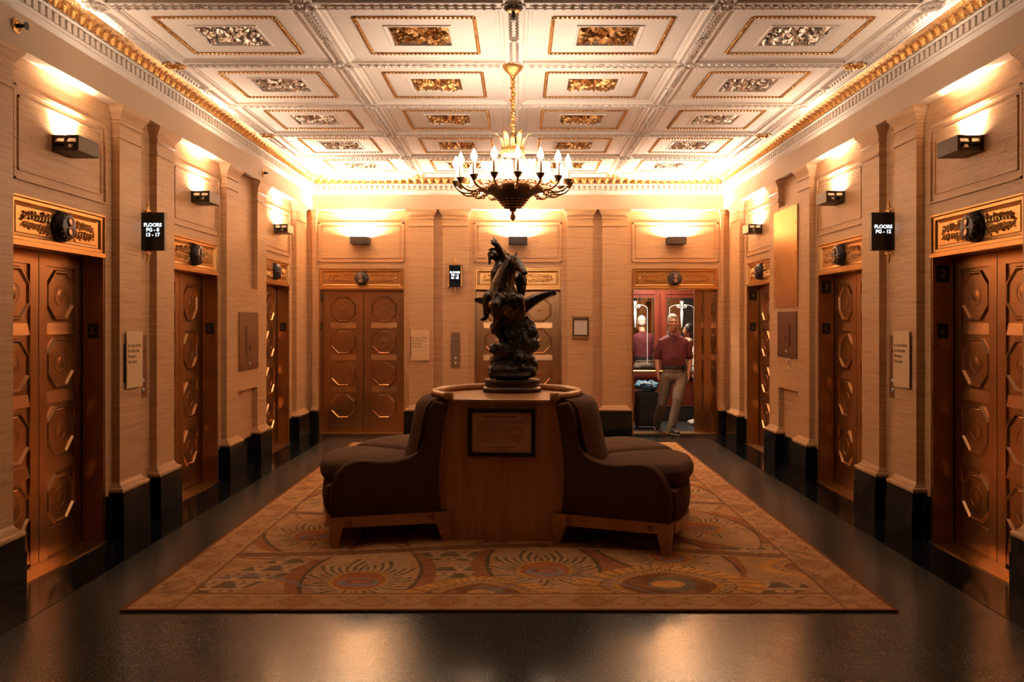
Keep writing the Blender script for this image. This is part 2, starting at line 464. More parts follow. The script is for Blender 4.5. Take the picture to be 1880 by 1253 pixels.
def rosette_mesh(name, r, mat, h=.03, petals=12):
    mb = MB(); mb.lathe([(r * .95, 0), (r, -h * .25), (r * .93, -h * .45), (r * .80, -h * .35)], 20)
    for k in range(petals):
        a = 2 * PI * k / petals
        leaf(mb, math.cos(a) * r * .22, math.sin(a) * r * .22, a, r * .62, r * .14, -h * .3, h * .6)
    mb.lathe([(r * .24, -h * .3), (r * .24, -h * .8), (r * .12, -h * 1.1), (.001, -h * 1.1)], 12)
    return mb.mesh(name, mat, 40)
ROS_W = rosette_mesh('rosette', .085, 'plaster_relief')
ROS_G = rosette_mesh('rosette_gilt', .095, 'gilt')
ROS_S = rosette_mesh('boss', .036, 'plaster_relief', .022, 8)
YN = ROWS[6]
for k, x in enumerate(xs):
    hw = .10 if k in (0, 4) else .068
    b = beam_mb(x - hw, x + hw, NEAR, WY - .2, ZC, 'y').build('long_beam', 'plaster', ce)
    g = MB()
    for i in range(6):
        y1, y0 = ROWS[i] - .09, ROWS[i + 1] + .09
        sub = garland('y', x, y0, y1, ZC - .001, .05 if k not in (0, 4) else .07); g.add(sub.v, sub.f)
        inst('boss', ROS_S, b, T(x, (y0 + y1) / 2, ZC - .001))
    stuff(g.build('leaf_garland', 'plaster_relief', b))
    for i in range(7):
        gold = k in (0, 4) and i % 2 == (0 if i < 1 else (0)) or i == 0
        inst('rosette', ROS_G if gold else ROS_W, b, T(x, ROWS[i], ZC - .001))
for i in range(7):
    y = ROWS[i]; hw = .062 if i else .10
    b = beam_mb(xs[0], xs[4], y - hw, y + hw, ZC + .0015, 'x').build('cross_beam', 'plaster', ce)
    g = MB()
    for k in range(4):
        x0, x1 = xs[k] + .11, xs[k + 1] - .11
        sub = garland('x', y, x0, x1, ZC + .0005, .045); g.add(sub.v, sub.f)
        inst('boss', ROS_S, b, T((x0 + x1) / 2, y, ZC + .0005))
    stuff(g.build('leaf_garland', 'plaster_relief', b))
# coffers: panel with stepped edge, gilt egg-and-dart frame and gilt leaf relief, shared meshes
def coffer_meshes():
    hx, hy = (PX - .14) / 2 - .005, (1.268 - .13) / 2 - .005
    rings = []
    for e, z in ((0, .05), (0, .018), (.022, .018), (.030, .026), (.048, .026), (.055, .020)):
        rings.append([(-hx + e, -hy + e, z), (hx - e, -hy + e, z), (hx - e, hy - e, z), (-hx + e, hy - e, z)])
    # down to the panel plane, then a recessed square in the middle
    e = .055
    rx, ry = .215, .195
    rings.append([(-rx - .03, -ry - .03, .020), (rx + .03, -ry - .03, .020), (rx + .03, ry + .03, .020), (-rx - .03, ry + .03, .020)])
    rings.append([(-rx - .025, -ry - .025, .012), (rx + .025, -ry - .025, .012), (rx + .025, ry + .025, .012), (-rx - .025, ry + .025, .012)])
    rings.append([(-rx - .006, -ry - .006, .014), (rx + .006, -ry - .006, .014), (rx + .006, ry + .006, .014), (-rx - .006, ry + .006, .014)])
    rings.append([(-rx, -ry, .036), (rx, -ry, .036), (rx, ry, .036), (-rx, ry, .036)])
    panel = MB().loft(rings, False, True).mesh('coffer_panel', 'plaster')
    # gilt frame: small eggs between darts along a rectangle
    gm = MB(); fx, fy = .4175, .385
    for s in (-1, 1):
        gm.box(-fx, fx, s * fy - .015, s * fy + .015, .014, .022); gm.box(s * fx - .015, s * fx + .015, -fy, fy, .014, .022)
        n = 26
        for i in range(n):
            t = -1 + 2 * (i + .5) / n
            gm.ell((t * fx, s * fy, .013), (.0105, .013, .012), None, 6, 4)
        for i in range(24):
            t = -1 + 2 * (i + .5) / 24
            gm.ell((s * fx, t * fy, .013), (.013, .0105, .012), None, 6, 4)
    frame = gm.mesh('gilt_frame', 'gilt_dark')
    rm = MB(); rnd = random.Random(3)
    rm.box(-rx, rx, -ry, ry, .031, .036)
    def bigleaf(bx, by, a, L, Wd, h):
        c, s = math.cos(a), math.sin(a); vs = []; n = 5
        for i in range(n + 1):
            t = i / n; wdt = Wd * math.sin(PI * (t * .85 + .12)) * (1 - .25 * (i % 2))
            hh = h * math.sin(PI * (t * .8 + .15))
            for v, z in ((-wdt, .004), (0, hh), (wdt, .004)):
                vs.append((bx + t * L * c - v * s, by + t * L * s + v * c, .031 - z))
        fs = []
        for i in range(n):
            for j in range(2):
                fs.append((i * 3 + j, i * 3 + j + 1, (i + 1) * 3 + j + 1, (i + 1) * 3 + j))
        rm.add(vs, fs)
    for k in range(8):
        a = 2 * PI * k / 8 + PI / 8
        bigleaf(math.cos(a) * .02, math.sin(a) * .02, a, .085, .020, .032)
    for k in range(16):
        a = 2 * PI * k / 16
        bigleaf(math.cos(a) * .085, math.sin(a) * .085, a + .35 * (-1) ** k, .085, .018, .030)
    for k in range(95):
        x, y = rnd.uniform(-rx + .02, rx - .02), rnd.uniform(-ry + .02, ry - .02)
        if math.hypot(x, y) < .11: continue
        a = math.atan2(y, x) + rnd.uniform(-1.2, 1.2)
        L = .052
        if abs(x + L * math.cos(a)) > rx or abs(y + L * math.sin(a)) > ry: a += PI
        bigleaf(x, y, a, L, .013, rnd.uniform(.016, .034))
    rm.lathe([(.022, .031), (.022, .010), (.012, .000), (.001, -.002)], 10)
    relief = rm.mesh('leaf_relief', 'gilt_dark', 50)
    rel2 = relief.copy(); rel2.materials.clear(); rel2.materials.append(MAT['silver_leaf'])
    return panel, frame, relief, rel2
CP, CF, CR, CR2 = coffer_meshes()
for i in range(6):
    for k in range(4):
        x, y = (xs[k] + xs[k + 1]) / 2, (ROWS[i] + ROWS[i + 1]) / 2
        c = inst('coffer_panel', CP, ce, T(x, y, ZC))
        inst('gilt_frame', CF, c); inst('leaf_relief', CR2 if k in (0, 3) else CR, c)

# ---- cornice: bed moulding, dentils and gilt cove with acanthus leaves
CPRO = [(0, 3.492), (.10, 3.492), (.104, 3.500), (.112, 3.510), (.116, 3.528), (.112, 3.534), (.122, 3.540), (.124, 3.552), (.096, 3.553), (.096, 3.622), (.134, 3.622), (.140, 3.630), (.134, 3.640),
        (.128, 3.644), (.131, 3.668), (.146, 3.695), (.172, 3.717), (.206, 3.730), (.222, 3.733), (.222, 3.80), (0, 3.80)]
ACM = None
def acanthus():
    mb = MB(); nu, nv = 8, 3
    vs = []
    for i in range(nu + 1):
        t = i / nu
        z = .082 * math.sin(t * PI * .53); out = .012 + .070 * t ** 1.6 - (.020 * max(0, t - .8) / .2 if t > .8 else 0)
        if t > .85: z -= .006
        hw = (.030 + .018 * math.sin(PI * t)) * (1.0 if i % 2 == 0 else .80) * (1 - .55 * max(0, t - .7) / .3)
        for j in range(-nv, nv + 1):
            u = j / nv
            rib = .014 * (1 - abs(u)) + .005 * (1 - abs(j) % 2)
            vs.append((u * hw, -out - rib, z))
    n = 2 * nv + 1; fs = []
    for i in range(nu):
        for j in range(n - 1): fs.append((i * n + j, i * n + j + 1, (i + 1) * n + j + 1, (i + 1) * n + j))
    mb.add(vs, fs)
    # dart between leaves
    mb.add([(.045, -.010, .002), (.055, -.010, .002), (.050, -.040, .040), (.050, -.030, .012)], [(0, 1, 3), (1, 2, 3), (2, 0, 3)])
    return mb.mesh('acanthus_leaf', 'gilt', 60)
ACM = acanthus()
for n, side in enumerate(('left', 'right', 'back')):
    F = FRAME[side]
    rings = []
    if side == 'back': ends = lambda d: (-(WX - d), WX - d)
    elif side == 'left': ends = lambda d: (NEAR, WY - d)
    else: ends = lambda d: (-(WY - d), -NEAR)
    mb = MB().loft([[(ends(d)[0], -d, z) for d, z in CPRO], [(ends(d)[1], -d, z) for d, z in CPRO]])
    tr = mb.build('trim_%d' % (n + 1), 'plaster', None, 30, F); struct(tr, 'cornice with dentils and gilt acanthus cove along the %s wall' % side)
    cove = [(.126, 3.644), (.1335, 3.668), (.1485, 3.695), (.174, 3.715), (.207, 3.7285), (.19, 3.735), (.10, 3.70)]
    MB().loft([[(ends(d)[0], -d, z) for d, z in cove], [(ends(d)[1], -d, z) for d, z in cove]]).build('gilt_cove', 'gilt_dark', tr, 40)
    dm = MB(); lo, hi = ends(.12)
    if side == 'left': lo = 4.3
    if side == 'right': hi = -4.3
    cnt = int((hi - lo) / .076)
    for i in range(cnt):
        x = lo + (hi - lo) * (i + .5) / cnt
        dm.box(x - .024, x + .024, -.126, -.096, 3.556, 3.619)
    stuff(dm.build('dentil_row', 'plaster', tr))
    lo, hi = ends(.17)
    if side == 'left': lo = 4.3
    if side == 'right': hi = -4.3
    cnt = int((hi - lo) / .105)
    for i in range(cnt):
        x = lo + (hi - lo) * (i + .5) / cnt
        inst('acanthus_leaf', ACM, tr, T(x, -.118, 3.645))
# ================================================================= ELEVATOR DOORS
def oct_pts(r, cx=0, cz=0):
    c = r * math.tan(PI / 8)
    return [(cx - c, cz - r), (cx + c, cz - r), (cx + r, cz - c), (cx + r, cz + c), (cx + c, cz + r), (cx - c, cz + r), (cx - r, cz + c), (cx - r, cz - c)]
LEAF = {}
def leaf_meshes(wd):
    key = round(wd, 3)
    if key in LEAF: return LEAF[key]
    H = 2.12
    st = .105 if wd > .59 else .095          # stile width
    fw = wd - 2 * st                         # field width
    m = MB()
    m.box(0, wd, .014, .036, 0, H)
    m.box(0, st, 0, .014, 0, H); m.box(wd - st, wd, 0, .014, 0, H)
    m.box(st, wd - st, 0, .014, H - .105, H)
    # mitred top rail lines
    pitch = .476; r = .172 if fw > .36 else .163
    zc = [H - .105 - .20 - pitch * k for k in range(4)]
    for k in range(4):
        z0 = zc[k] - .20 - .075
        za, zb = (max(z0, .20) if k < 3 else .02), zc[k] - .195
        xa, xb = st + .004, wd - st - .004
        m.loft([[(xa, .001, za), (xa, .011, zb), (xa, .015, zb), (xa, .015, za)], [(xb, .001, za), (xb, .011, zb), (xb, .015, zb), (xb, .015, za)]])
    body = m.mesh('door_leaf', 'bronze_door')
    o = MB()
    ro, ri = r + .016, r - .014
    A = [(x, .014, z) for x, z in oct_pts(ro)]; B = [(x, -.004, z) for x, z in oct_pts((ro + ri) / 2 + .005)]
    Cc = [(x, -.004, z) for x, z in oct_pts((ro + ri) / 2 - .003)]; D = [(x, .010, z) for x, z in oct_pts(ri)]
    E = [(x, .008, z) for x, z in oct_pts(ri * .97)]
    o.loft([A, B, Cc, D, E], False, True)
    o.lathe([(.074, .0085), (.073, .0045), (.066, .0045), (.065, .0072), (.040, .0072), (.028, .0055), (.014, .0045), (.001, .0042)], 24, axis=1)
    octm = o.mesh('octagon_panel', 'bronze_door')
    LEAF[key] = (body, octm, [(wd / 2, z) for z in zc])
    return LEAF[key]
LINT = {}
def lintel_meshes(W):
    key = round(W, 3)
    if key in LINT: return LINT[key]
    h = ZL1 - ZL0; m = MB()
    def rr(e, y): return [(e, y, ZL0 + e * .8), (W - e, y, ZL0 + e * .8), (W - e, y, ZL1 - e * .8), (e, y, ZL1 - e * .8)]
    m.loft([rr(0, .12), rr(0, -.004), rr(.012, -.004), rr(.020, .010), rr(.045, .010), (rr(.055, .026)), rr(.075, .030), rr(.08, .022), rr(.09, .022)], True, True)
    m.box(-.0, W, -.010, .13, ZL0 - .022, ZL0)
    frame = m.mesh('lintel', 'gold_bronze')
    g = MB(); rnd = random.Random(11)
    zc = (ZL0 + ZL1) / 2
    def lf(x, z, a, L, wd, hh):
        c, s = math.cos(a), math.sin(a)
        P = lambda u, v, w: (x + u * c - v * s, .022 - w, z + u * s + v * c)
        g.add([P(0, 0, 0), P(L * .4, wd, .002), P(L, 0, .004), P(L * .4, -wd, .002), P(L * .45, 0, hh)], [(0, 1, 4), (1, 2, 4), (2, 3, 4), (3, 0, 4)])
    for sg in (1, -1):
        for k in range(8):
            x = W / 2 + sg * (.15 + k * (W / 2 - .30) / 7.5)
            amp = .040 * (1 - .45 * (k / 8))
            for s2 in (1, -1):
                g.tube([(x + sg * amp * .8 * math.cos(t) * (1 - t / 9), .016, zc + s2 * (amp * .75 + amp * .8 * math.sin(t) * (1 - t / 9))) for t in [i * .7 for i in range(9)]], .0032, 5)
                for q in range(9):
                    lf(x + rnd.uniform(-.022, .026) * sg, zc + s2 * rnd.uniform(.0, .060) * (1 - .35 * k / 8), s2 * rnd.uniform(.2, 1.3) if sg > 0 else PI - s2 * rnd.uniform(.2, 1.3), .026, .0065, .011)
        lf(W / 2 + sg * (W / 2 - .155), zc, 0 if sg > 0 else PI, .05, .010, .011)
    rel = g.mesh('scroll_relief', 'gold_bronze', 40)
    LINT[key] = (frame, rel)
    return LINT[key]
ind = MB().lathe([(.105, .03), (.105, .0), (.100, -.012), (.092, -.03), (.086, -.036), (.082, -.045), (.074, -.048), (.001, -.048)], 32, axis=1)
IND = ind.mesh('position_indicator', 'black_metal', 30)
dl = MB()
for zz in (.034, -.034):
    dl.lathe([(.030, -.046), (.030, -.058), (.026, -.060), (.020, -.054), (.001, -.054)], 20, c=(0, 0, zz), axis=1)
for k in range(14):
    a = 2 * PI * k / 14
    dl.ell((.086 * math.cos(a), -.036, .086 * math.sin(a)), (.007, .006, .007), None, 6, 4)
DIAL = dl.mesh('dial', 'steel_plate', 40)
def jamb_plate(parent, side_sign, x, z, hgt, wid, ch):
    # plate on the return of the jamb; side_sign -1: plate faces local -x (jamb on the right), +1: faces +x
    R = RZ(PI / 2) if side_sign > 0 else RZ(-PI / 2)
    M = T(x, .078, z) @ R
    p = inst('floor_plate', MB().box(-wid / 2, wid / 2, -.006, 0, -hgt / 2, hgt / 2).mesh('floor_plate', 'black_metal'), parent, M)
    if ch: inst('numeral', text_mesh(ch, hgt * .62, 'steel_plate', 0.001), p, T(0, -.0075, 0) @ TXT)
dn = 0
DLAB = ['bronze elevator door with octagon panels on the %s wall, %s from the viewer' % (s, k) for s in ('left', 'right') for k in ('first', 'second', 'third')] + \
       ['closed bronze elevator door at the left of the back wall', 'bronze elevator door on the back wall behind the statue', 'open elevator door on the back wall with its leaves slid aside']
def door(side, a, b, plates, open_=False):
    global dn
    dn += 1
    x0, x1 = iv(side, a, b); W = x1 - x0
    d = empty('door_%d' % dn, FRAME[side] @ T(x0, 0, 0)); struct(d, DLAB[dn - 1])
    fr, rel = lintel_meshes(W)
    li = inst('lintel', fr, d); inst('scroll_relief', rel, li)
    pi_ = inst('position_indicator', IND, d, T(W / 2, 0, (ZL0 + ZL1) / 2)); inst('dial', DIAL, pi_)
    j = .022
    for xa, xb in ((0, j), (W - j, W)):
        MB().box(xa, xb, .004, .158, .0, ZL0 - .022).build('jamb', 'bronze_door', d)
    MB().box(-.0, W, -.02, .24, 0, .012).build('threshold', 'brass_plate', d)
    wd = (W - 2 * j) / 2 - .005
    body, octm, cen = leaf_meshes(wd)
    if not open_: pos = [(j + .001, .164), (W - j - wd - .001, .164)]
    else: pos = [(W * .757, .205), (W * .862, .160)]
    for px, py in pos:
        l = inst('door_leaf', body, d, T(px, py, .014))
        for cx, cz in cen: inst('octagon_panel', octm, l, T(cx, 0, cz))
    if not open_:
        MB().box(-.05, W + .05, .21, .23, 0, ZL0).build('shaft_panel', 'black_metal', d)
    for (sg, z, h, wdt, ch) in plates:
        jamb_plate(d, sg, (W - j - .0005) if sg < 0 else (j + .0005), z, h, wdt, ch)
    return d
L_ = lambda s: (s, 1.575, .112, .078, 'L')
for k, (a, b) in enumerate(DOORS_SIDE):
    door('left', a, b, [L_(-1)])
for k, (a, b) in enumerate(DOORS_SIDE):
    door('right', a, b, [L_(1), (1, 2.0, .128, .10, '234'[k])])
door('back', *DOORS_BACK[0], [(1, 1.575, .112, .078, ''), (1, 2.0, .128, .10, '')])
door('back', *DOORS_BACK[1], [])
door('back', *DOORS_BACK[2], [], True)

# ================================================================= ELEVATOR CAR behind the open door
CB = 13.76
car = empty('elevator_car', T(2.3, 12.42, 0))
tag(car, 'open elevator car with red wood panels, mirrors and a gold handrail', 'elevator')
def carpart(mb, name, mat, parent=None, smooth=None):
    mb.v = [(x - 2.3, y - 12.42, z) for x, y, z in mb.v]
    return mb.build(name, mat, parent or car, smooth)
carpart(MB().box(1.35, 3.25, 12.42, CB + .06, -.06, .0), 'car_floor', 'car_floor')
carpart(MB().box(1.35, 3.25, 12.42, CB + .06, 2.5, 2.55), 'car_ceiling', 'red_wood')
carpart(MB().box(1.35, 1.40, 12.42, CB, 0, 2.5), 'side_wall', 'red_wood')
carpart(MB().box(3.20, 3.25, 12.42, CB, 0, 2.5), 'side_wall', 'red_wood')
MBk = MB().box(1.35, 3.25, CB, CB + .05, .80, 2.5)
bw = carpart(MBk, 'back_panel', 'red_wood')
for x0, x1 in ((1.62, 1.70), (2.25, 2.34), (2.36, 2.45), (2.94, 3.02)):
    carpart(MB().box(x0, x1, CB - .02, CB + .001, .88, 2.12), 'stile', 'red_wood')
carpart(MB().box(1.40, 3.20, CB - .018, CB + .001, 2.10, 2.22), 'top_rail', 'red_wood')
for x0, x1 in ((1.70, 2.25), (2.45, 2.94)):
    carpart(MB().box(x0, x1, CB - .012, CB + .001, .885, 2.045), 'mirror', 'mirror')
    fr = MB(); e = .010
    fr.box(x0, x0 + e, CB - .022, CB, .885, 2.045).box(x1 - e, x1, CB - .022, CB, .885, 2.045).box(x0, x1, CB - .022, CB, 2.035, 2.045).box(x0, x1, CB - .022, CB, .885, .895)
    carpart(fr, 'mirror_frame', 'black_metal')
    cx = (x0 + x1) / 2 - (.05 if x0 < 2 else 0) + .01
    sc = MB(); yy = CB - .016; r = .0045
    for s in (1, -1):
        pts = [(cx + s * .19 * (1 - math.cos(t)) * 1.0 if False else cx + s * (.03 + .17 * math.sin(t)), yy, 1.865 + .065 * math.sin(PI / 2 + (t - 0)) ) for t in [i * PI / 2 / 8 for i in range(9)]]
        sc.tube(pts + [(cx + s * .20, yy, 1.8), (cx + s * .20, yy, 1.25 if x0 > 2 else .95)], r, 6)
        sc.tube([(cx + s * (.055 + .030 * math.cos(a) * (1 - a / 14)), yy, 1.895 + .030 * math.sin(a) * (1 - a / 14)) for a in [i * .7 for i in range(13)]], r * 1.1, 6)
        sc.tube([(cx + s * .03, yy, 1.99), (cx + s * .012, yy, 1.93), (cx + s * .018, yy, 1.86)], r, 6)
    sc.tube([(cx, yy, 2.0), (cx, yy, 1.96), (cx, yy, 1.90)], [.004, .014, .008], 8, flat=.4)
    sc.tube([(cx, yy, 1.88), (cx, yy, 1.80), (cx, yy, 1.70), (cx, yy, 1.55)], [.010, .024, .018, .003], 8, flat=.4)
    carpart(sc, 'etched_scroll', 'etching', None, 60)
carpart(MB().box(1.40, 3.20, CB - .008, CB + .05, 0, .80), 'lower_panel', 'red_wood')
carpart(MB().box(1.40, 3.20, CB - .016, CB + .001, .02, .24), 'kick_panel', 'black_metal')
carpart(MB().box(1.40, 3.20, CB - .024, CB, .245, .258), 'kick_trim', 'steel_plate')
hr = MB().tube([(1.42, CB - .07, .83), (3.18, CB - .07, .83)], .022, 10)
for x in (1.6, 2.35, 3.05): hr.tube([(x, CB - .07, .83), (x, CB, .83)], .010, 8)
carpart(hr, 'handrail', 'brass_plate', None, 40)
dlp = MB().lathe([(.07, 2.498), (.07, 2.49), (.055, 2.488), (.001, 2.488)], 16, c=(2.2, 13.0, 0))
carpart(dlp, 'downlight', 'lamp_glow')
la = bpy.data.lights.new('car_light', 'AREA'); la.energy = 34; la.size = .5; la.color = (1, .82, .62)
lo = bpy.data.objects.new('car_light', la); COL.objects.link(lo); lo.location = (2.2 - 2.3, 13.0 - 12.42, 2.47); lo.parent = car
# shaft walls beside the car opening keep the lobby light out
MB().box(1.30, 1.64, .17, .235, 0, ZL0 + .3).box(2.96, 3.30, .235, .25, 0, ZL0 + .3).box(1.3, 3.3, .20, .235, ZL0, ZL0 + .5).build('shaft_wall', 'black_metal', walls['back'])
# ================================================================= WALL FITTINGS
# ---- wall uplights
def sconce_meshes():
    hw, dp, h = .135, .175, .105
    m = MB()
    t = .006
    m.box(-hw, hw, -dp, 0, 0, t)                       # bottom
    m.box(-hw, hw, -dp, -dp + t, 0, h)                 # front
    m.box(-hw, hw, -t, 0, 0, h)                        # back
    for s in (-1, 1):                                  # ends with louvre openings
        x0, x1 = (hw - t, hw) if s > 0 else (-hw, -hw + t)
        for y0, y1 in ((-dp, -dp + .018), (-dp / 2 - .008, -dp / 2 + .008), (-.018, 0)): m.box(x0, x1, y0, y1, 0, h)
        for z0, z1 in ((0, .022), (.047, .060), (.085, h)): m.box(x0, x1, -dp, 0, z0, z1)
        m.box(x0 - .026 if s > 0 else x0 + .026, x1 - .026 if s > 0 else x1 + .026, -dp + t, -t, t, h - .012)  # added backing plate, stops the inside glow showing through the louvres
    body = m.mesh('housing', 'sconce_metal')
    lv = MB()
    for s in (-1, 1):
        for zc in (.034, .072):
            for y0, y1 in ((-dp + .018, -dp / 2 - .008), (-dp / 2 + .008, -.018)):
                x = s * (hw - .004)
                lv.add([(x, y0, zc - .013), (x, y1, zc - .013), (x - s * .022, y1, zc + .014), (x - s * .022, y0, zc + .014), (x, y0, zc - .011), (x, y1, zc - .011), (x - s * .022, y1, zc + .016), (x - s * .022, y0, zc + .016)],
                       [(0, 1, 2, 3), (4, 5, 6, 7), (0, 1, 5, 4), (2, 3, 7, 6)])
    louv = lv.mesh('louvre', 'sconce_metal')
    lampm = MB().tube([(-.07, -.085, .05), (.07, -.085, .05)], .008, 8).mesh('lamp_tube', 'lamp_glow')
    return body, louv, lampm
SB, SLV, SLP = sconce_meshes()
UPLS = {}
for _k, _w in SCONCE_W.items():
    UPLS[_k] = []
    for _e, _sx, _sy, _sp in ((_w[0], .15, .035, 100), (_w[1], .22, .10, 165)):
        UPL = bpy.data.lights.new('uplight', 'AREA'); UPL.shape = 'RECTANGLE'; UPL.size = _sx; UPL.size_y = _sy; UPL.energy = _e; UPL.color = WARM; UPL.spread = rad(_sp); UPLS[_k].append(UPL)
def sconce(side, u, label, rank):
    s = empty('wall_uplight', FRAME[side] @ T(u, 0, 2.775)); tag(s, label, 'wall light', 'black box uplights over the elevator doors')
    inst('housing', SB, s); stuff(inst('louvre', SLV, s)); inst('lamp_tube', SLP, s)
    for u_, y_, z_, a_ in ((UPLS[rank][0], -.034, .103, 14 if rank == 'back' else 32), (UPLS[rank][1], -.085, .100, 6)):
        lo = bpy.data.objects.new('uplight', u_); COL.objects.link(lo); lo.parent = s
        lo.matrix_basis = T(0, y_, z_) @ RX(PI - rad(a_))
names = ['nearest', 'second', 'farthest']
for k, (a, b) in enumerate(DOORS_SIDE):
    for side in ('left', 'right'):
        sconce(side, U(side, (a + b) / 2), 'black box uplight on the %s wall above the %s of its three elevator doors' % (side, names[k]), names[k])
for k, (a, b) in enumerate(DOORS_BACK):
    sconce('back', (a + b) / 2, 'bronze box uplight on the back wall above the ' + ('closed left elevator door', 'elevator door behind the statue', 'open elevator door')[k], 'back')

# ---- floor indicator signs
def scroll(mb, s):
    mb.tube([(0, -.01, s * (.0)), (0, -.02, s * .03), (.010, -.022, s * .05), (.002, -.022, s * .075), (-.004, -.018, s * .10)], [.016, .012, .010, .009, .004], 8)
    for q in (1, -1):
        mb.tube([(q * .012, -.02, s * .012), (q * .04, -.02, s * .028), (q * .062, -.02, s * .016), (q * .055, -.02, s * .004)], [.008, .007, .006, .003], 6)
def floor_sign(side, u, z, lines, label, flag):
    F = FRAME[side] @ T(u, 0 if flag else -PP, z)
    o = empty('floor_sign', F); tag(o, label, 'sign', 'lit floor signs between the elevator doors')
    W, H = .185, .31
    if flag:      # stands out from the wall, screen turned to the viewer
        sg = -1 if side == 'left' else 1
        MBx = MB().box(-.022, .022, -.20, -.012, -H / 2, H / 2)
        MBx.box(-.018, .018, -.02, .0, -H / 2 + .03, H / 2 - .03)
        MBx.build('housing', 'black_metal', o)
        R = T(sg * .0222, -.106, 0) @ (RZ(-PI / 2) if sg < 0 else RZ(PI / 2))
    else:
        MB().box(-W / 2 - .012, W / 2 + .012, -.05, 0, -H / 2 - .006, H / 2 + .006).build('housing', 'black_metal', o)
        for s in (-1, 1):
            MB().box(s * (W / 2 + .001) - .0105, s * (W / 2 + .001) + .0105, -.056, -.046, -H / 2, H / 2).build('gilt_edge', 'gilt', o)
        R = T(0, -.0502, 0)
    sc = inst('screen', MB().box(-W / 2 + .006, W / 2 - .006, -.002, .0, -H / 2 + .006, H / 2 - .006).mesh('screen', 'screen_black'), o, R)
    n = len(lines); st = .040
    for i, t in enumerate(lines):
        inst('lettering', text_mesh(t, .040, 'screen_text', .0009, .0003), sc, T(0, -.003, .022 + ((n - 1) / 2 - i) * st - (.01 if n == 3 else .004)) @ TXT)
    b = MB(); scroll(b, 1); b.v = [(x, y - (.03 if flag else .015), zz + H / 2) for x, y, zz in b.v]
    b2 = MB(); scroll(b2, -1); b2.v = [(x, y - (.03 if flag else .015), zz - H / 2) for x, y, zz in b2.v]
    b.build('bracket', 'gilt', o, 40); b2.build('bracket', 'gilt', o, 40)
floor_sign('left', 6.80, 2.38, ['FLOORS', 'PG - 8', '13 - 17'], 'lit black sign on the left wall reading floors PG-8 and 13-17', True)
floor_sign('right', -6.80, 2.38, ['FLOORS', 'PG - 12'], 'lit black sign on the right wall reading floors PG-12', True)
floor_sign('back', -.915, 2.31, ['FLOORS', 'PG - 8', '18 - 23'], 'small lit floor sign with gilt edges on the back wall left of the statue', False)

# ---- fire notices
def fire_sign(side, u, z, label):
    o = empty('fire_notice', FRAME[side] @ T(u, -PP, z)); tag(o, label, 'sign', 'brass fire notices')
    MB().box(-.135, .135, -.022, -.014, -.22, .22).build('plate', 'sign_face', o)
    MB().box(-.146, -.06, -.014, 0, -.17, .12).build('bracket', 'black_metal', o)
    for i, t in enumerate(['In Case of Fire', 'Do Not Use', 'Elevators.', 'Use Stairs']):
        me = text_mesh(t, .037, 'sign_ink', .0003, .0003, 'LEFT')
        inst('lettering', me, o, T(-.118, -.0235, .108 - i * .042) @ TXT)
fire_sign('left', 6.515, 1.35, 'brass fire notice on the left wall pilaster beside the nearest elevator')
fire_sign('right', -6.515, 1.35, 'brass fire notice on the right wall pilaster beside elevator number two')
fire_sign('back', -1.42, 1.305, 'brass fire notice on the back wall pilaster left of the statue')
# ---- call button plates
def call_plate(side, u, d, z, label):
    o = empty('call_button_plate', FRAME[side] @ T(u, d, z)); tag(o, label, 'call panel', 'elevator call button plates')
    MB().box(-.068, .068, -.008, 0, -.255, .255).build('plate', 'steel_plate', o)
    for zz in (-.115, -.19):
        MB().lathe([(.016, -.008), (.016, -.014), (.012, -.018), (.001, -.018)], 16, c=(0, 0, zz), axis=1).build('button', 'white_plastic', o, 30)
    for xx in (-.016, .020):
        MB().lathe([(.009, -.0079), (.009, -.012), (.001, -.012)], 12, c=(xx, 0, .125), axis=1).build('key_switch', 'black_metal', o)
call_plate('left', 6.815, 0, 1.277, 'narrow call button plate on the left wall between two pilasters')
call_plate('right', -6.815, 0, 1.277, 'narrow call button plate on the right wall between two pilasters')
call_plate('back', -.91, -PP, 1.235, 'narrow call button plate on the back wall under the small lit sign')
# ---- metal service panels on the side walls
def service_panel(side, y0, y1, z0, z1, mat, label, inner=True, screws=True):
    a, b = iv(side, y0, y1)
    o = empty('service_panel', FRAME[side] @ T((a + b) / 2, -PP - .002, (z0 + z1) / 2)); tag(o, label, 'wall panel')
    w_, h_ = (b - a) / 2, (z1 - z0) / 2
    MB().box(-w_, w_, -.012, 0, -h_, h_).build('plate', mat, o)
    if inner:
        sg = 1 if side == 'left' else -1
        iw, ih = w_ * .40, h_ * .52
        MB().box(-iw + sg * .02, iw + sg * .02, -.020, -.011, -ih, ih).build('access_door', mat, o)
        MB().box((sg * (iw + .02)) - .010, (sg * (iw + .02)) + .010, -.0145, -.011, -ih, ih).build('gap_strip', 'black_metal', o)
        MB().box(-.02, .02, -.0215, -.019, -ih + .06, -ih + .12).build('key_hole', 'black_metal', o)
        MB().lathe([(.014, -.011), (.014, -.022), (.010, -.024), (.001, -.024)], 14, c=(0, 0, -h_ + .07), axis=1).build('lock', 'white_plastic', o, 30)
    if screws:
        for sx in (-1, 1):
            for zz in ((-h_ + .17, 0.03, h_ - .20) if not inner else (h_ - .05, -h_ + .05)):
                MB().lathe([(.010, -.0115), (.010, -.015), (.001, -.016)], 10, c=(sx * (w_ - .04), 0, zz), axis=1).build('screw', 'dark_plate', o)
service_panel('left', 8.99, 9.64, 1.11, 1.75, 'steel_plate', 'steel service panel with a small access door on the left wall')
service_panel('right', 8.97, 9.78, 1.81, 2.92, 'brass_plate', 'tall plain brass panel high on the right wall', False)
service_panel('right', 9.0, 9.64, 1.245, 1.757, 'dark_plate', 'dark bronze service panel below the tall brass panel')
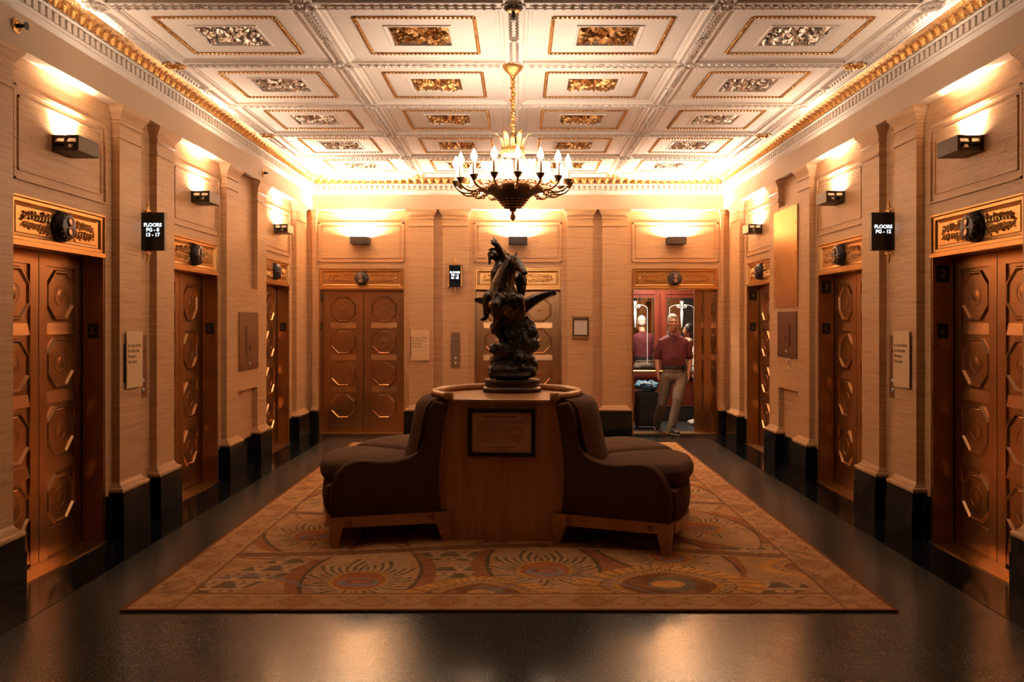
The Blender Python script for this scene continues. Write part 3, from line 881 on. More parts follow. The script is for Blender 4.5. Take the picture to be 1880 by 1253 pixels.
ol = empty('outlet_plate', FR @ T(-9.27, -PP, 1.19)); tag(ol, 'tiny outlet plate under the dark bronze panel on the right wall', 'outlet')
MB().box(-.045, .045, -.006, 0, -.055, .055).build('plate', 'sign_face', ol)
MB().box(-.018, .018, -.0075, -.005, -.03, .03).build('socket', 'plate_ink', ol)
# ---- framed certificate
fc = empty('framed_notice', FB @ T(.912, -PP, 1.565)); tag(fc, 'small framed paper with ornate top and bottom on the back wall', 'frame')
MB().box(-.115, .115, -.012, 0, -.155, .155).build('backing', 'gold_bronze', fc)
MB().box(-.090, .090, -.014, -.011, -.105, .105).build('paper', 'paper', fc)
b = MB(); e = .014
b.box(-.115, -.115 + e, -.024, 0, -.125, .125).box(.115 - e, .115, -.024, 0, -.125, .125).box(-.115, .115, -.024, 0, .125 - e, .125).box(-.115, .115, -.024, 0, -.125, -.125 + e)
b.build('frame', 'black_metal', fc)
for s in (1, -1):
    b = MB()
    b.box(-.125, .125, -.03, 0, s * .155 - .008, s * .155 + .008)
    for k in range(9): b.ell((-.096 + k * .024, -.016, s * .137), (.008, .006, .009), None, 6, 4)
    b.build('crest', 'gold_bronze', fc)
rnd = random.Random(5); ln = MB()
for k in range(6):
    zz = .06 - k * .024; ww = rnd.uniform(.03, .065)
    ln.box(-ww, ww, -.0146, -.0139, zz - .002, zz + .002)
ln.build('print', 'jacket_grey', fc)
# ---- sprinkler heads
def sprinkler(M, label):
    o = empty('sprinkler_head', M); tag(o, label, 'sprinkler')
    MB().lathe([(.045, 0), (.045, -.006), (.034, -.012), (.030, -.006), (.001, -.006)], 20, axis=1).build('escutcheon', 'gilt', o, 40)
    m = MB().lathe([(.013, -.004), (.013, -.04), (.008, -.045), (.008, -.06), (.001, -.06)], 12, axis=1)
    m.lathe([(.001, -.066), (.024, -.066), (.024, -.062), (.001, -.062)], 14, axis=1)
    m.tube([(.011, -.035, 0), (.018, -.05, 0), (.006, -.066, 0)], .003, 6).tube([(-.011, -.035, 0), (-.018, -.05, 0), (-.006, -.066, 0)], .003, 6)
    m.build('nozzle', 'black_metal', o, 40)
sprinkler(FL @ T(4.94, -.10, 3.40), 'sprinkler head on the left frieze, the one nearest the viewer')
sprinkler(FL @ T(9.73, -.10, 3.385), 'sprinkler head on the left frieze above the steel service panel')
sprinkler(T(CX, 9.31, ZC - .034) @ RX(PI / 2), 'black sprinkler head on the ceiling behind the chandelier crown')
sprinkler(T(CX, 5.51, ZC - .034) @ RX(PI / 2), 'black sprinkler head on the ceiling in front of the chandelier')

# ================================================================= CHANDELIER
chx, chy = CX - .012, 6.78
ch = empty('chandelier', T(chx, chy, 0)); tag(ch, 'bronze bowl chandelier with a ring of lit candle bulbs and a gilt crown', 'chandelier')
MB().lathe([(.001, 3.735), (.085, 3.735), (.085, 3.72), (.075, 3.70), (.05, 3.675), (.028, 3.655), (.016, 3.62), (.001, 3.62)], 24).build('canopy', 'gilt', ch, 50)
st = MB().tube([(0, 0, 3.66), (0, 0, 3.15)], .013, 10)
for k in range(9):
    z = 3.60 - k * .05; st.ell((0, 0, z), (.022 if k % 2 else .018, .022 if k % 2 else .018, .018))
st.tube([(.022 * math.cos(t), .022 * math.sin(t), 3.6 - t * .016) for t in [i * .5 for i in range(56)]], .006, 5)
st.build('stem', 'gilt', ch, 50)
cr = MB().lathe([(.085, 3.00), (.098, 3.00), (.100, 3.02), (.096, 3.045), (.092, 3.06), (.084, 3.06)], 24)
cr.tube([(0, 0, 3.16), (0, 0, 3.0)], .010, 8)
for k in range(4):
    a = k * PI / 2; cr.tube([(0, 0, 3.03), (.09 * math.cos(a), .09 * math.sin(a), 3.03)], .006, 6)
for k in range(12):
    a = 2 * PI * k / 12; c, s = math.cos(a), math.sin(a)
    tall = k % 2 == 0
    hh = .13 if tall else .085
    pts = []
    for i in range(6):
        t = i / 5; r = .092 + .055 * t ** 2 * (1.2 if tall else .7); z = 3.05 + hh * math.sin(t * PI * .52)
        wd = (.022 if tall else .017) * math.sin(PI * (.25 + .72 * t))
        pts.append(((r * c - wd * s, r * s + wd * c, z), ((r - .008) * c, (r - .008) * s, z), (r * c + wd * s, r * s - wd * c, z)))
    vs = [p for row in pts for p in row]; fs = []
    for i in range(5):
        for j in range(2): fs.append((i * 3 + j, i * 3 + j + 1, i * 3 + j + 4, i * 3 + j + 3))
    cr.add(vs, fs)
for k in range(24):
    a = 2 * PI * k / 24; cr.ell((.099 * math.cos(a), .099 * math.sin(a), 3.03), (.008, .008, .012), None, 6, 4)
cr.build('crown', 'gilt', ch, 50)
for k in range(8):
    a = 2 * PI * (k + .5) / 8; c, s = math.cos(a), math.sin(a)
    m = MB(); p0, p1 = Vector((.09 * c, .09 * s, 3.0)), Vector((.235 * c, .235 * s, 2.745))
    for i in range(14):
        q = p0.lerp(p1, (i + .5) / 14); m.ell(q, (.005, .005, .010), None, 6, 4)
    m.tube([p0, p1], .0022, 5)
    m.build('chain', 'chandelier_gilt', ch, 60)
bowl = MB().lathe([(.001, 2.70), (.24, 2.725), (.262, 2.728), (.262, 2.715), (.225, 2.703), (.185, 2.686), (.150, 2.664), (.118, 2.636), (.092, 2.606), (.068, 2.582), (.045, 2.568), (.001, 2.556)], 48)
bo = bowl.build('bowl', 'black_metal', ch, 50)
tr = MB()
for k in range(16):
    a = 2 * PI * k / 16
    for r, z, sz in ((.088, 2.600, .009), (.104, 2.618, .008), (.068, 2.579, .009), (.122, 2.638, .006)):
        for d in (-.09, 0, .09):
            tr.ell((r * math.cos(a + d), r * math.sin(a + d), z - .004), (sz, sz, sz * .8), None, 6, 4)
tr.build('bowl_relief', 'chandelier_gilt', bo, 60)
rim = MB().lathe([(.245, 2.728), (.245, 2.760), (.258, 2.766), (.270, 2.762), (.262, 2.748), (.268, 2.736), (.284, 2.728), (.278, 2.716), (.262, 2.714)], 48)
for k in range(48):
    a = 2 * PI * k / 48; rim.ell((.266 * math.cos(a), .266 * math.sin(a), 2.748), (.011, .011, .013), None, 8, 5)
rim.build('rim', 'chandelier_gilt', ch, 50)
MB().lathe([(.001, 2.560), (.030, 2.558), (.034, 2.548), (.014, 2.538), (.012, 2.528), (.022, 2.512), (.024, 2.496), (.018, 2.478), (.006, 2.468), (.001, 2.466)], 16).build('finial', 'chandelier_gilt', ch, 60)
am = MB().tube([(.255, 0, 2.742), (.285, 0, 2.728), (.315, 0, 2.705), (.350, 0, 2.690), (.390, 0, 2.690), (.425, 0, 2.702), (.452, 0, 2.725), (.462, 0, 2.745)], [.015, .016, .015, .013, .012, .011, .010, .009], 8)
for q in (1, -1):
    am.tube([(.30 + .028 * math.cos(t) * (1 - t / 12), q * .010, 2.735 + .028 * math.sin(t) * (1 - t / 12)) for t in [i * .7 for i in range(11)]], .006, 6)
for x, z in ((.33, 2.712), (.345, 2.702), (.31, 2.715), (.36, 2.700), (.295, 2.705), (.32, 2.685)):
    am.ell((x, 0, z), (.013, .015, .011), None, 8, 5)
ARM = am.mesh('arm', 'chandelier_gilt', 60)
CUP = MB().lathe([(.001, 2.728), (.012, 2.730), (.011, 2.738), (.016, 2.744), (.024, 2.760), (.032, 2.774), (.036, 2.782), (.030, 2.786), (.001, 2.780)], 16, c=(.462, 0, 0)).mesh('cup', 'cup_bronze', 50)
CAN = MB().lathe([(.001, 2.780), (.0148, 2.780), (.0148, 2.892), (.001, 2.894)], 12, c=(.462, 0, 0)).mesh('candle', 'candle', 50)
BUL = MB().lathe([(.010, 2.890), (.018, 2.896), (.025, 2.910), (.026, 2.922), (.021, 2.942), (.012, 2.960), (.001, 2.984)], 10, c=(.462, 0, 0)).mesh('bulb', 'bulb', 180)
for k in range(16):
    a = inst('arm', ARM, ch, RZ(rad(-90 + 5 + 22.5 * k)))
    inst('cup', CUP, a); inst('candle', CAN, a); inst('bulb', BUL, a)
# ================================================================= RUG
def make_rug():
    x0, x1, y0, y1 = -2.25, 2.15, 4.70, 11.30
    st = .0105
    nx, ny = int((x1 - x0) / st), int((y1 - y0) / st)
    X, Y = np.meshgrid(np.linspace(x0, x1, nx), np.linspace(y0, y1, ny))
    rs = np.random.RandomState(4)
    def noise(cells, seed):
        r = np.random.RandomState(seed); gy, gx = int((y1 - y0) * cells) + 2, int((x1 - x0) * cells) + 2
        g = r.rand(gy, gx)
        fx, fy = (X - x0) * cells, (Y - y0) * cells
        ix, iy = np.floor(fx).astype(int).clip(0, gx - 2), np.floor(fy).astype(int).clip(0, gy - 2)
        tx, ty = fx - ix, fy - iy
        tx, ty = tx * tx * (3 - 2 * tx), ty * ty * (3 - 2 * ty)
        return (g[iy, ix] * (1 - tx) + g[iy, ix + 1] * tx) * (1 - ty) + (g[iy + 1, ix] * (1 - tx) + g[iy + 1, ix + 1] * tx) * ty
    TAN, RUST, DARK, GOLD, BLUE, CREAM, BROWN = [np.array(c) for c in ((.43, .225, .090), (.30, .105, .036), (.095, .068, .036), (.60, .285, .068), (.25, .185, .165), (.52, .315, .145), (.24, .105, .042))]
    C = np.empty((ny, nx, 3)); C[:] = TAN
    def paint(mask, col, a=1.0):
        m = (mask.astype(float) * a)[..., None]
        C[:] = C * (1 - m) + col * m
    wob = noise(3, 1) - .5; wob2 = noise(9, 2) - .5
    # broad sweeping bands
    for k, (ax, ph, sl) in enumerate(((.9, .2, .35), (.8, 1.9, -.4), (1.1, 3.4, .2), (.7, 5.0, -.25), (.9, 6.4, .3), (.8, 7.9, -.3))):
        s = np.abs(Y - (5.95 + .95 * k) - .22 * np.sin(X * 1.9 + ph) - sl * .25 * X + wob * .08)
        paint(s < .085, BROWN, .75); paint((s > .085) & (s < .105), CREAM, .8); paint(s < .022, DARK, .6)
    # fish-scale patches
    patch = np.zeros_like(X, bool)
    for cx, cy, a, b_, rt in ((-1.62, 5.45, .75, .17, 1.0), (-.42, 5.85, .50, .17, -.25), (-.38, 5.42, .20, .13, 0), (1.45, 5.05, .36, .13, .3), (1.62, 6.0, .34, .15, .2), (.75, 6.05, .3, .12, 0), (-1.2, 7.0, .5, .16, .8), (1.1, 7.2, .5, .16, -.7), (-1.7, 8.2, .45, .16, .3), (.2, 8.3, .5, .17, 0), (1.6, 8.4, .4, .16, .9), (-.9, 9.4, .5, .17, -.5), (.7, 9.5, .5, .17, .4), (-1.8, 10.2, .4, .15, .6), (-.5, 10.7, .5, .16, 0), (1.7, 10.6, .4, .15, -.4)):
        ux, uy = (X - cx) * math.cos(rt) + (Y - cy) * math.sin(rt), -(X - cx) * math.sin(rt) + (Y - cy) * math.cos(rt)
        patch |= (ux / a) ** 2 + (uy / b_) ** 2 < 1 + .5 * (noise(6, 9) - .5)
    patch_late = patch
    u, v = X / .19, Y / .17
    v0 = np.floor(v); uo = u + .5 * (v0 % 2); fu, fv = uo - np.floor(uo) - .5, v - v0
    paint(patch, CREAM, .85)
    paint(patch & (np.abs(fu) < .45 * (1 - fv)) & (fv < .75), DARK, .8)
    rr = np.hypot((np.abs(fu) - .33) * .19, (fv - .62) * .17)
    paint(patch & (rr > .026) & (rr < .040), BROWN, .9)
    # feathers: leaf-shaped ground, rust edge, barbs and an eye
    feats = [(-1.0, 5.24, .165, 0), (.175, 5.47, .165, .1), (1.05, 5.75, .13, .5), (-.45, 6.5, .15, -.4), (1.45, 6.6, .15, .4), (-1.55, 6.35, .15, .3), (-1.6, 7.5, .16, -.2), (1.5, 7.8, .16, .2), (-1.5, 8.8, .16, .3), (1.55, 9.0, .15, -.3), (-.5, 8.8, .16, 0), (.6, 8.9, .16, .2), (-1.1, 9.9, .16, .1), (0.1, 10.0, .16, 0), (1.2, 10.2, .16, 0)]
    for cx, cy, R, tl in feats:
        dx, dy = X - cx, Y - cy
        ca, sa = math.cos(tl), math.sin(tl)
        lx, ly = dx * ca + dy * sa, -dx * sa + dy * ca
        near = (np.abs(dx) < 1.0) & (np.abs(dy) < 1.2)
        wdt = .36 * np.clip(1 - ((ly - .12) / .80) ** 2, 0, 1) ** .8 + 1e-6
        q = np.abs(lx) / wdt; inside = near & (np.abs(ly - .12) < .80)
        paint(inside & (q < 1.32), RUST, .85)
        paint(inside & (q < 1.07), DARK, .8)
        paint(inside & (q < .99), TAN * 1.02)
        paint(inside & (q < .80) , CREAM * .92, .5)
        r = np.hypot(lx, ly * .92); th = np.arctan2(ly, lx)
        bar = np.sin(th * 34 + 7 * np.sin(r * 9) * np.sign(lx + 1e-6)) 
        rmax = R * (1.95 + .45 * np.sin(th * 11 + 1) + .3 * np.sin(th))
        an = near & (r > R * 1.08) & (r < rmax) & (q < 1.0)
        paint(an & (bar > .35), DARK, .85); paint(an & (bar < -.45), CREAM, .8)
        paint(near & (r < R * 1.14), GOLD * .85); paint(near & (r < R * .98), BROWN); paint(near & (r < R * .93), np.array((.42, .135, .045)))
        e2 = np.hypot(lx * .9, (ly + R * .22) * 1.25)
        paint(near & (e2 < R * .70) & (r < R * .90), BLUE); paint(near & (np.hypot(lx * .8, (ly + R * .1) * 1.5) < R * .44), RUST)
        paint(near & (np.hypot(lx * .8, (ly + R * .16) * 1.9) < R * .25), np.array((.42, .15, .06)))
    # rope-edged ogees
    for cx, cy, sz in ((.93, 5.17, 1.0), (-.22, 5.0, .8), (1.95, 5.55, .6), (-.9, 7.2, .9), (.95, 8.3, 1.0), (-1.9, 9.6, .9), (.6, 10.8, .9), (-1.7, 10.7, .8)):
        dx, dy = X - cx, Y - cy
        near = (np.abs(dx) < 1.0) & (np.abs(dy) < .8)
        g = (np.abs(dx) / (.36 * sz)) ** 1.25 + (np.abs(dy + .02) / (.30 * sz)) ** 1.7
        th = np.arctan2(dy, dx)
        paint(near & (g < 1.9), GOLD, .95); paint(near & (g < 1.9) & (np.sin(th * 34 + g * 4) > .75), BROWN, .8)
        paint(near & (g < 1.25), BROWN); paint(near & (g < 1.2) & (g > .95) & (np.sin(th * 60) > 0), CREAM)
        paint(near & (g < .95), GOLD * .8); paint(near & (g < .80), np.array((.22, .085, .03)), 1)
        sw = np.sin(np.hypot(dx, dy) * 26 + 3 * th)
        paint(near & (g < .70) & (sw > .3), BROWN * 1.25); paint(near & (np.hypot(dx - .03, dy) < .15 * sz), np.array((.20, .15, .08)))
        paint(near & (np.hypot((dx) * .7, dy) < .075 * sz), GOLD * 1.05)
    # long curved stems drawn over the feathers
    for y_, am, ph_, sl in ((5.93, .14, 1.2, -.02), (7.35, .2, .4, .06), (9.3, .2, 2.0, -.05), (10.55, .15, 3.1, .04)):
        s = np.abs(Y - y_ - am * np.sin(X * 1.5 + ph_) - sl * X)
        paint(s < .075, CREAM, .9); paint(s < .058, BROWN, .95); paint((s > .018) & (s < .026), DARK, .7)
    bl = np.abs(Y - 5.0 - .35 * np.sin(X * 3.1 + .6)); paint((bl < .02) & (Y < 5.9), BLUE, .7)
    C *= (1 + .28 * wob2 + .25 * (noise(30, 5) - .5))[..., None]
    # border: corner squares, medallions, diamonds and running scrolls
    bw = .285
    dE = np.minimum(np.minimum(X - x0, x1 - X), np.minimum(Y - y0, y1 - Y))
    bd = dE < bw
    BT = np.array((.47, .255, .105))
    paint(bd, BT)
    fb = bd & ((Y - y0 < bw) | (y1 - Y < bw))
    s = np.where(fb, X, Y); d = np.where(fb, np.minimum(Y - y0, y1 - Y), np.minimum(X - x0, x1 - X)) - bw / 2 - .012
    per = .86; ph = (s / per) - np.floor(s / per) - .5; sx = ph * per
    r1 = np.hypot(sx, d * 1.05)
    paint(bd & (r1 < .105), RUST * 1.2, .45); paint(bd & (r1 < .105) & (np.sin(r1 * 160 + 6 * np.arctan2(d, sx)) > .3), BROWN, .55)
    paint(bd & (r1 > .118) & (r1 < .13), BROWN, .5)
    sx2 = per / 2 - np.abs(sx); di = np.abs(sx2) / .17 + np.abs(d) / .10
    paint(bd & (np.abs(di - 1) < .07), BROWN, .6); paint(bd & (di < .75) & (np.sin(di * 22) > .2), BROWN, .4)
    wv = .085 * np.cos(np.clip(np.abs(sx) / (per / 2), 0, 1) * PI * 2)
    paint(bd & (np.abs(d - wv) < .007), BROWN, .6); paint(bd & (np.abs(d + wv) < .007), BROWN, .6)
    lf = (np.sin(s * 46) > .75) & (np.abs(np.abs(d) - .06 - .01 * np.sin(s * 30)) < .013) & (r1 > .15)
    paint(bd & lf, RUST, .75)
    nb = noise(14, 21)
    paint(bd & ~fb & (nb > .68), BROWN, .45); paint(bd & ~fb & (noise(7, 22) > .72) & (noise(26, 23) > .45), DARK * 1.4, .4)
    corner = (np.minimum(X - x0, x1 - X) < bw) & (np.minimum(Y - y0, y1 - Y) < bw)
    paint(corner, BT * .95); paint(corner & (noise(24, 31) > .6), BROWN, .5)
    paint((np.abs(dE - bw) < .010) , BROWN * .9, .95)
    vl = (np.abs(np.minimum(X - x0, x1 - X) - bw) < .011) | (np.abs(np.minimum(Y - y0, y1 - Y) - bw) < .006)
    paint(vl & bd, BROWN, .8)
    paint(dE < .022, RUST * .6)
    C *= (1 + .10 * (noise(45, 41) - .5))[..., None]
    C = (C * np.array([1.06, 1.0, .98])).clip(0, 1)
    # gentle ripple of the near edge
    Z = np.full_like(X, .012)
    verts = np.stack([X, Y, Z], -1).reshape(-1, 3)
    idx = np.arange(nx * ny).reshape(ny, nx)
    q = np.stack([idx[:-1, :-1], idx[:-1, 1:], idx[1:, 1:], idx[1:, :-1]], -1).reshape(-1, 4)
    # skirt
    ring = np.concatenate([idx[0, :], idx[1:, -1], idx[-1, -2::-1], idx[-2:0:-1, 0]])
    sv = verts[ring].copy(); sv[:, 2] = .0008
    off = len(verts); verts = np.concatenate([verts, sv])
    k = np.arange(len(ring)); kn = (k + 1) % len(ring)
    q2 = np.stack([ring[k], off + k, off + kn, ring[kn]], -1)
    faces = np.concatenate([q, q2])
    me = bpy.data.meshes.new('area_rug')
    me.vertices.add(len(verts)); me.vertices.foreach_set('co', verts.astype(np.float32).ravel())
    me.loops.add(len(faces) * 4); me.loops.foreach_set('vertex_index', faces.astype(np.int32).ravel())
    me.polygons.add(len(faces)); me.polygons.foreach_set('loop_start', np.arange(0, len(faces) * 4, 4, dtype=np.int32))
    me.update(calc_edges=True)
    ca = me.color_attributes.new('pattern', 'FLOAT_COLOR', 'POINT')
    cc = np.ones((len(verts), 4), np.float32); cc[:nx * ny, :3] = C.reshape(-1, 3); cc[nx * ny:, :3] = RUST * .5
    ca.data.foreach_set('color', cc.ravel())
    m, nt, b = newmat('rug'); at = nt.nodes.new('ShaderNodeAttribute'); at.attribute_name = 'pattern'
    nt.links.new(at.outputs['Color'], b.inputs['Base Color']); b.inputs['Roughness'].default_value = .95
    b.inputs['Specular IOR Level'].default_value = .1
    n = nt.nodes.new('ShaderNodeTexNoise'); n.inputs['Scale'].default_value = 300
    g = nt.nodes.new('ShaderNodeNewGeometry'); nt.links.new(g.outputs['Position'], n.inputs['Vector'])
    bp = nt.nodes.new('ShaderNodeBump'); bp.inputs['Strength'].default_value = .5; bp.inputs['Distance'].default_value = .003
    nt.links.new(n.outputs['Fac'], bp.inputs['Height']); nt.links.new(bp.outputs[0], b.inputs['Normal'])
    me.materials.append(m)
    o = inst('area_rug', me)
    tag(o, 'large tan patterned rug with peacock feather eyes and a scroll border', 'rug')
make_rug()

# ================================================================= ROUND SETTEE with central plinth
SX, SY, SROT = -.09, 6.60, rad(-4.5)
RUGZ = .0125
se = empty('round_settee', T(SX, SY, RUGZ) @ RZ(SROT)); tag(se, 'round brown upholstered settee built around a tall honey wood plinth', 'settee')
RC, PSI0, PHI0 = .56, rad(-46), rad(-19)
def bulge(z):
    t = max(0, min(1, z / 1.05)); return .075 * math.sin(PI * (t ** .85)) ** .9
def SP(t, r, z):
    psi = PSI0 + (PI - 2 * PSI0) * t; phi = PHI0 + (PI - 2 * PHI0) * t
    return (RC * math.cos(psi) + r * math.cos(phi), RC * math.sin(psi) + r * math.sin(phi), z)
def sweep(prof, t0, t1, n, crown=0.0, smooth=40, pinch=0.0):
    mb = MB(); rings = []
    for i in range(n + 1):
        s = i / n; t = t0 + (t1 - t0) * s
        e = 1 - (2 * s - 1) ** 2 if (crown or pinch) else 0
        ez = crown * (e ** .5 if e > 0 else 0)
        rings.append([SP(t, r - (pinch * (1 - e ** .35) if pinch and r > .6 else 0), z + (ez if z > .48 else 0) - (pinch * .8 * (1 - max(e, 0) ** .3) if pinch and z > .48 else 0)) for r, z in prof])
    mb.loft(rings); return mb
# plinth core (barrel front, D plan)
CH = RC * math.sin(-PSI0)          # chord distance in front of centre
rings = []
for i in range(15):
    z = 1.035 * i / 14; bg = bulge(z)
    ring = [(-(RC * math.cos(PSI0) + bg), -CH, z)]
    ring.append((RC * math.cos(PSI0) + bg, -CH, z))
    for k in range(0, 25):
        a = PSI0 + (PI - 2 * PSI0) * k / 24
        ring.append((RC * .985 * math.cos(a), RC * .985 * math.sin(a) + .002, z))
    rings.append(ring)
MB().loft(rings).build('plinth', 'honey_wood', se, 30)
top = []
for z, e in ((1.030, .012), (1.034, .02), (1.050, .02), (1.054, .014)):
    ring = [(-(RC * math.cos(PSI0)) - e * .5, -CH - e, z), (RC * math.cos(PSI0) + e * .5, -CH - e, z)]
    for k in range(25):
        a = PSI0 + (PI - 2 * PSI0) * k / 24; ring.append(((RC + .01) * math.cos(a), (RC + .01) * math.sin(a), z))
    top.append(ring)
MB().loft(top).build('plinth_top', 'honey_wood', se, 30)
for s in (-1, 1):      # bowed edge strips of the front
    rr = []
    for i in range(17):
        z = 1.03 * i / 16; x = s * (RC * math.cos(PSI0) + bulge(z))
        rr.append([(x - .014, -CH - .016, z), (x + .014, -CH - .016, z), (x + .014, -CH + .02, z), (x - .014, -CH + .02, z)])
    MB().loft(rr).build('edge_strip', 'honey_wood', se, 40)
# curved top rail with rolled ends
rl = []; n = 56
for i in range(n + 1):
    t = i / n; psi = PSI0 + (PI - 2 * PSI0) * t
    ring = []
    for k in range(12):
        a = 2 * PI * k / 12; rr_ = RC + .008 + .030 * math.cos(a); zz = 1.078 + .026 * math.sin(a)
        ring.append((rr_ * math.cos(psi), rr_ * math.sin(psi), zz))
    rl.append(ring)
MB().loft(rl).build('top_rail', 'honey_wood', se, 50)
for t, s in ((0, 1), (1, -1)):
    p = SP(t, .005, 0)
    MB().lathe([(.001, 1.050), (.030, 1.050), (.036, 1.058), (.036, 1.098), (.030, 1.106), (.001, 1.108)], 20, c=(p[0], p[1] - .012, 0)).build('rail_scroll', 'honey_wood', se, 40)
# upholstery
BACKP = [(-.02, .22), (.26, .40), (.265, .56), (.235, .66), (.205, .78), (.185, .90), (.160, .99), (.120, 1.040), (.060, 1.058), (.02, 1.05), (-.02, 1.02)]
sweep(BACKP, .012, .988, 60).build('backrest', 'fabric', se, 50)
BASEPR = [(.0, .215), (.86, .215), (.885, .25), (.895, .34), (.885, .425), (.86, .44), (.0, .44)]
sweep(BASEPR, .008, .992, 60).build('seat_base', 'fabric', se, 45)
NC = 6; cgap = .0018
CUSH = [(.20, .445), (.84, .440), (.885, .455), (.915, .49), (.918, .53), (.895, .572), (.84, .592), (.70, .600), (.50, .598), (.30, .590), (.20, .575)]
ts = [.022, .19, .345, .5, .655, .81, .978]
for k in range(NC):
    sweep(CUSH, ts[k] + cgap, ts[k + 1] - cgap, 14, .012, 50, .045).build('seat_cushion', 'fabric', se, 60)
# end panels: low arm sweeping up into the back
def endpoly():
    up = [(.118, 1.045), (.150, .985), (.165, .90), (.172, .80), (.185, .725), (.225, .672), (.30, .632), (.40, .612), (.52, .610), (.63, .622), (.71, .620), (.775, .590), (.825, .535), (.855, .47), (.875, .40), (.88, .30), (.868, .215)]
    inner = [(bulge(z) + .010, z) for z in (.215, .35, .5, .65, .8, .92, 1.02)]
    return up + inner
ep = endpoly()
for t, sg in ((0, 1), (1, -1)):
    phi = PHI0 if t == 0 else PI - PHI0
    d = Vector((math.cos(phi), math.sin(phi), 0)); nrm = Vector((d.y, -d.x, 0)) * (1 if t == 0 else -1)   # outward from the seat end
    o_ = Vector(SP(t, 0, 0)); o_.y = -CH - .004
    def ring(off, sh):
        c = Vector((.45, .55)); out = []
        for r, z in ep:
            rr_, zz = r, z
            if sh:
                vx, vz = c.x - r, c.y - z; L = math.hypot(vx, vz); rr_ += vx / L * sh; zz += vz / L * sh
            p = o_ + d * rr_ + nrm * off; out.append((p.x, p.y, zz))
        return out
    MB().loft([ring(-.05, 0), ring(.012, 0), ring(.026, .006), ring(.034, .016), ring(.037, .03)]).build('arm_panel', 'fabric', se, 50)
    # wooden rail and tapered legs under the panel
    def PT(r, off, z): p = o_ + d * r + nrm * off; return (p.x, p.y, z)
    MB().loft([[PT(.02, -.03, z0), PT(.02, .032, z0), PT(.02, .032, .222), PT(.02, -.03, .222)] for z0 in (.135,)] + [[PT(.875, -.03, .145), PT(.875, .032, .145), PT(.875, .032, .222), PT(.875, -.03, .222)]]).build('seat_rail', 'frame_wood', se)
    for r0, r1, w0, w1 in ((.80, .885, .80, .855), (-.005, .085, .02, .085)):
        if r0 > .5: tp, bt = (.785, .885), (.815, .875)
        else: tp, bt = (.0, .115), (.0, .055)
        MB().loft([[PT(bt[0], -.02, 0), PT(bt[1], -.02, 0), PT(bt[1], .030, 0), PT(bt[0], .030, 0)], [PT(tp[0], -.045, .16), PT(tp[1], -.045, .16), PT(tp[1], .040, .16), PT(tp[0], .040, .16)],
                   [PT(tp[0], -.045, .222), PT(tp[1], -.045, .222), PT(tp[1], .040, .222), PT(tp[0], .040, .222)]]).build('leg', 'frame_wood', se)
    for r in (.13, .735):
        c0 = Vector(PT(r, .030, .182)); m = MB()
        for ra, rb, h in ((.026, .022, .008), (.012, .010, .008)):
            rg = []
            for rr2, hh in ((ra, 0), (ra, h), (rb, h), (rb * .9, h * .4), (.001, h * .4)):
                rg.append([tuple(c0 + nrm * hh + (d * math.cos(a) + Vector((0, 0, 1)) * math.sin(a)) * rr2) for a in [2 * PI * q / 20 for q in range(20)]])
            m.loft(rg)
        m.build('rail_boss', 'frame_wood', se, 40)
sweep([(.80, .14), (.885, .14), (.885, .216), (.80, .216)], .01, .99, 48).build('outer_rail', 'frame_wood', se, 30)
for t in (.2, .35, .5, .65, .8):
    p0 = Vector(SP(t, .82, 0)); ang = PHI0 + (PI - 2 * PHI0) * t
    m = MB().loft([[(-.03, -.03, 0), (.03, -.03, 0), (.03, .03, 0), (-.03, .03, 0)], [(-.045, -.045, .16), (.055, -.045, .16), (.055, .045, .16), (-.045, .045, .16)]])
    m.build('leg', 'frame_wood', se, None, T(p0.x, p0.y, 0) @ RZ(ang))
# copper plaque in a black frame
pq = empty('plaque', T(.0, -CH - .001, .82 - RUGZ), se)
MB().box(-.25, .25, -.014, 0, -.176, .176).build('plaque_plate', 'copper_plaque', pq)
m = MB(); e = .030
m.box(-.252, -.252 + e, -.026, .0, -.178, .178).box(.252 - e, .252, -.026, .0, -.178, .178).box(-.252, .252, -.026, 0, .178 - e, .178).box(-.252, .252, -.026, 0, -.178, -.178 + e)
m.build('plaque_frame', 'black_metal', pq)
inst('plaque_title', text_mesh('BELLEROPHON', .028, 'plate_ink', .0002, .0003, space=1.25), pq, T(-.01, -.0146, .115) @ TXT)
ln = MB(); rnd = random.Random(9)
zz = .084
for blk, cnt in ((0, 3), (1, 4), (2, 6)):
    for i in range(cnt):
        x = -.185 + (.04 if blk == 0 and i == 0 else 0); xe = .185 - (rnd.uniform(.02, .14) if i == cnt - 1 else rnd.uniform(0, .02))
        while x < xe:
            ww = rnd.uniform(.008, .026); ln.box(x, min(x + ww, xe), -.0146, -.0138, zz - .0016, zz + .0016); x += ww + .005
        zz -= .0118
    zz -= .008
for zz, hw in ((-.112, .10), (-.131, .035)):
    x = -hw
    while x < hw: ww = rnd.uniform(.010, .022); ln.box(x - .01, x - .01 + ww, -.0146, -.0138, zz - .0035, zz + .0035); x += ww + .005
stuff(ln.build('plaque_print', 'plate_ink', pq))
# ================================================================= STATUE on the plinth
STY = 6.86; STK = FPX / STY; ZT = 1.054 + RUGZ + .0005
st = empty('bronze_statue', T((940 - 951) / STK, STY, ZT)); tag(st, 'dark bronze statue of a rider with raised arm on a rearing winged horse', 'statue')
def Q(px, py, dy=0): return ((px - 940) / STK, dy, (724 - py) / STK)
K = 1 / STK
# moulded oval base
MB().lathe([(.225, 0), (.240, .004), (.245, .020), (.238, .036), (.225, .044), (.222, .070), (.232, .078), (.234, .092), (.226, .104), (.001, .106)], 48, sy=.78).build('statue_base', 'statue_bronze', st, 40)
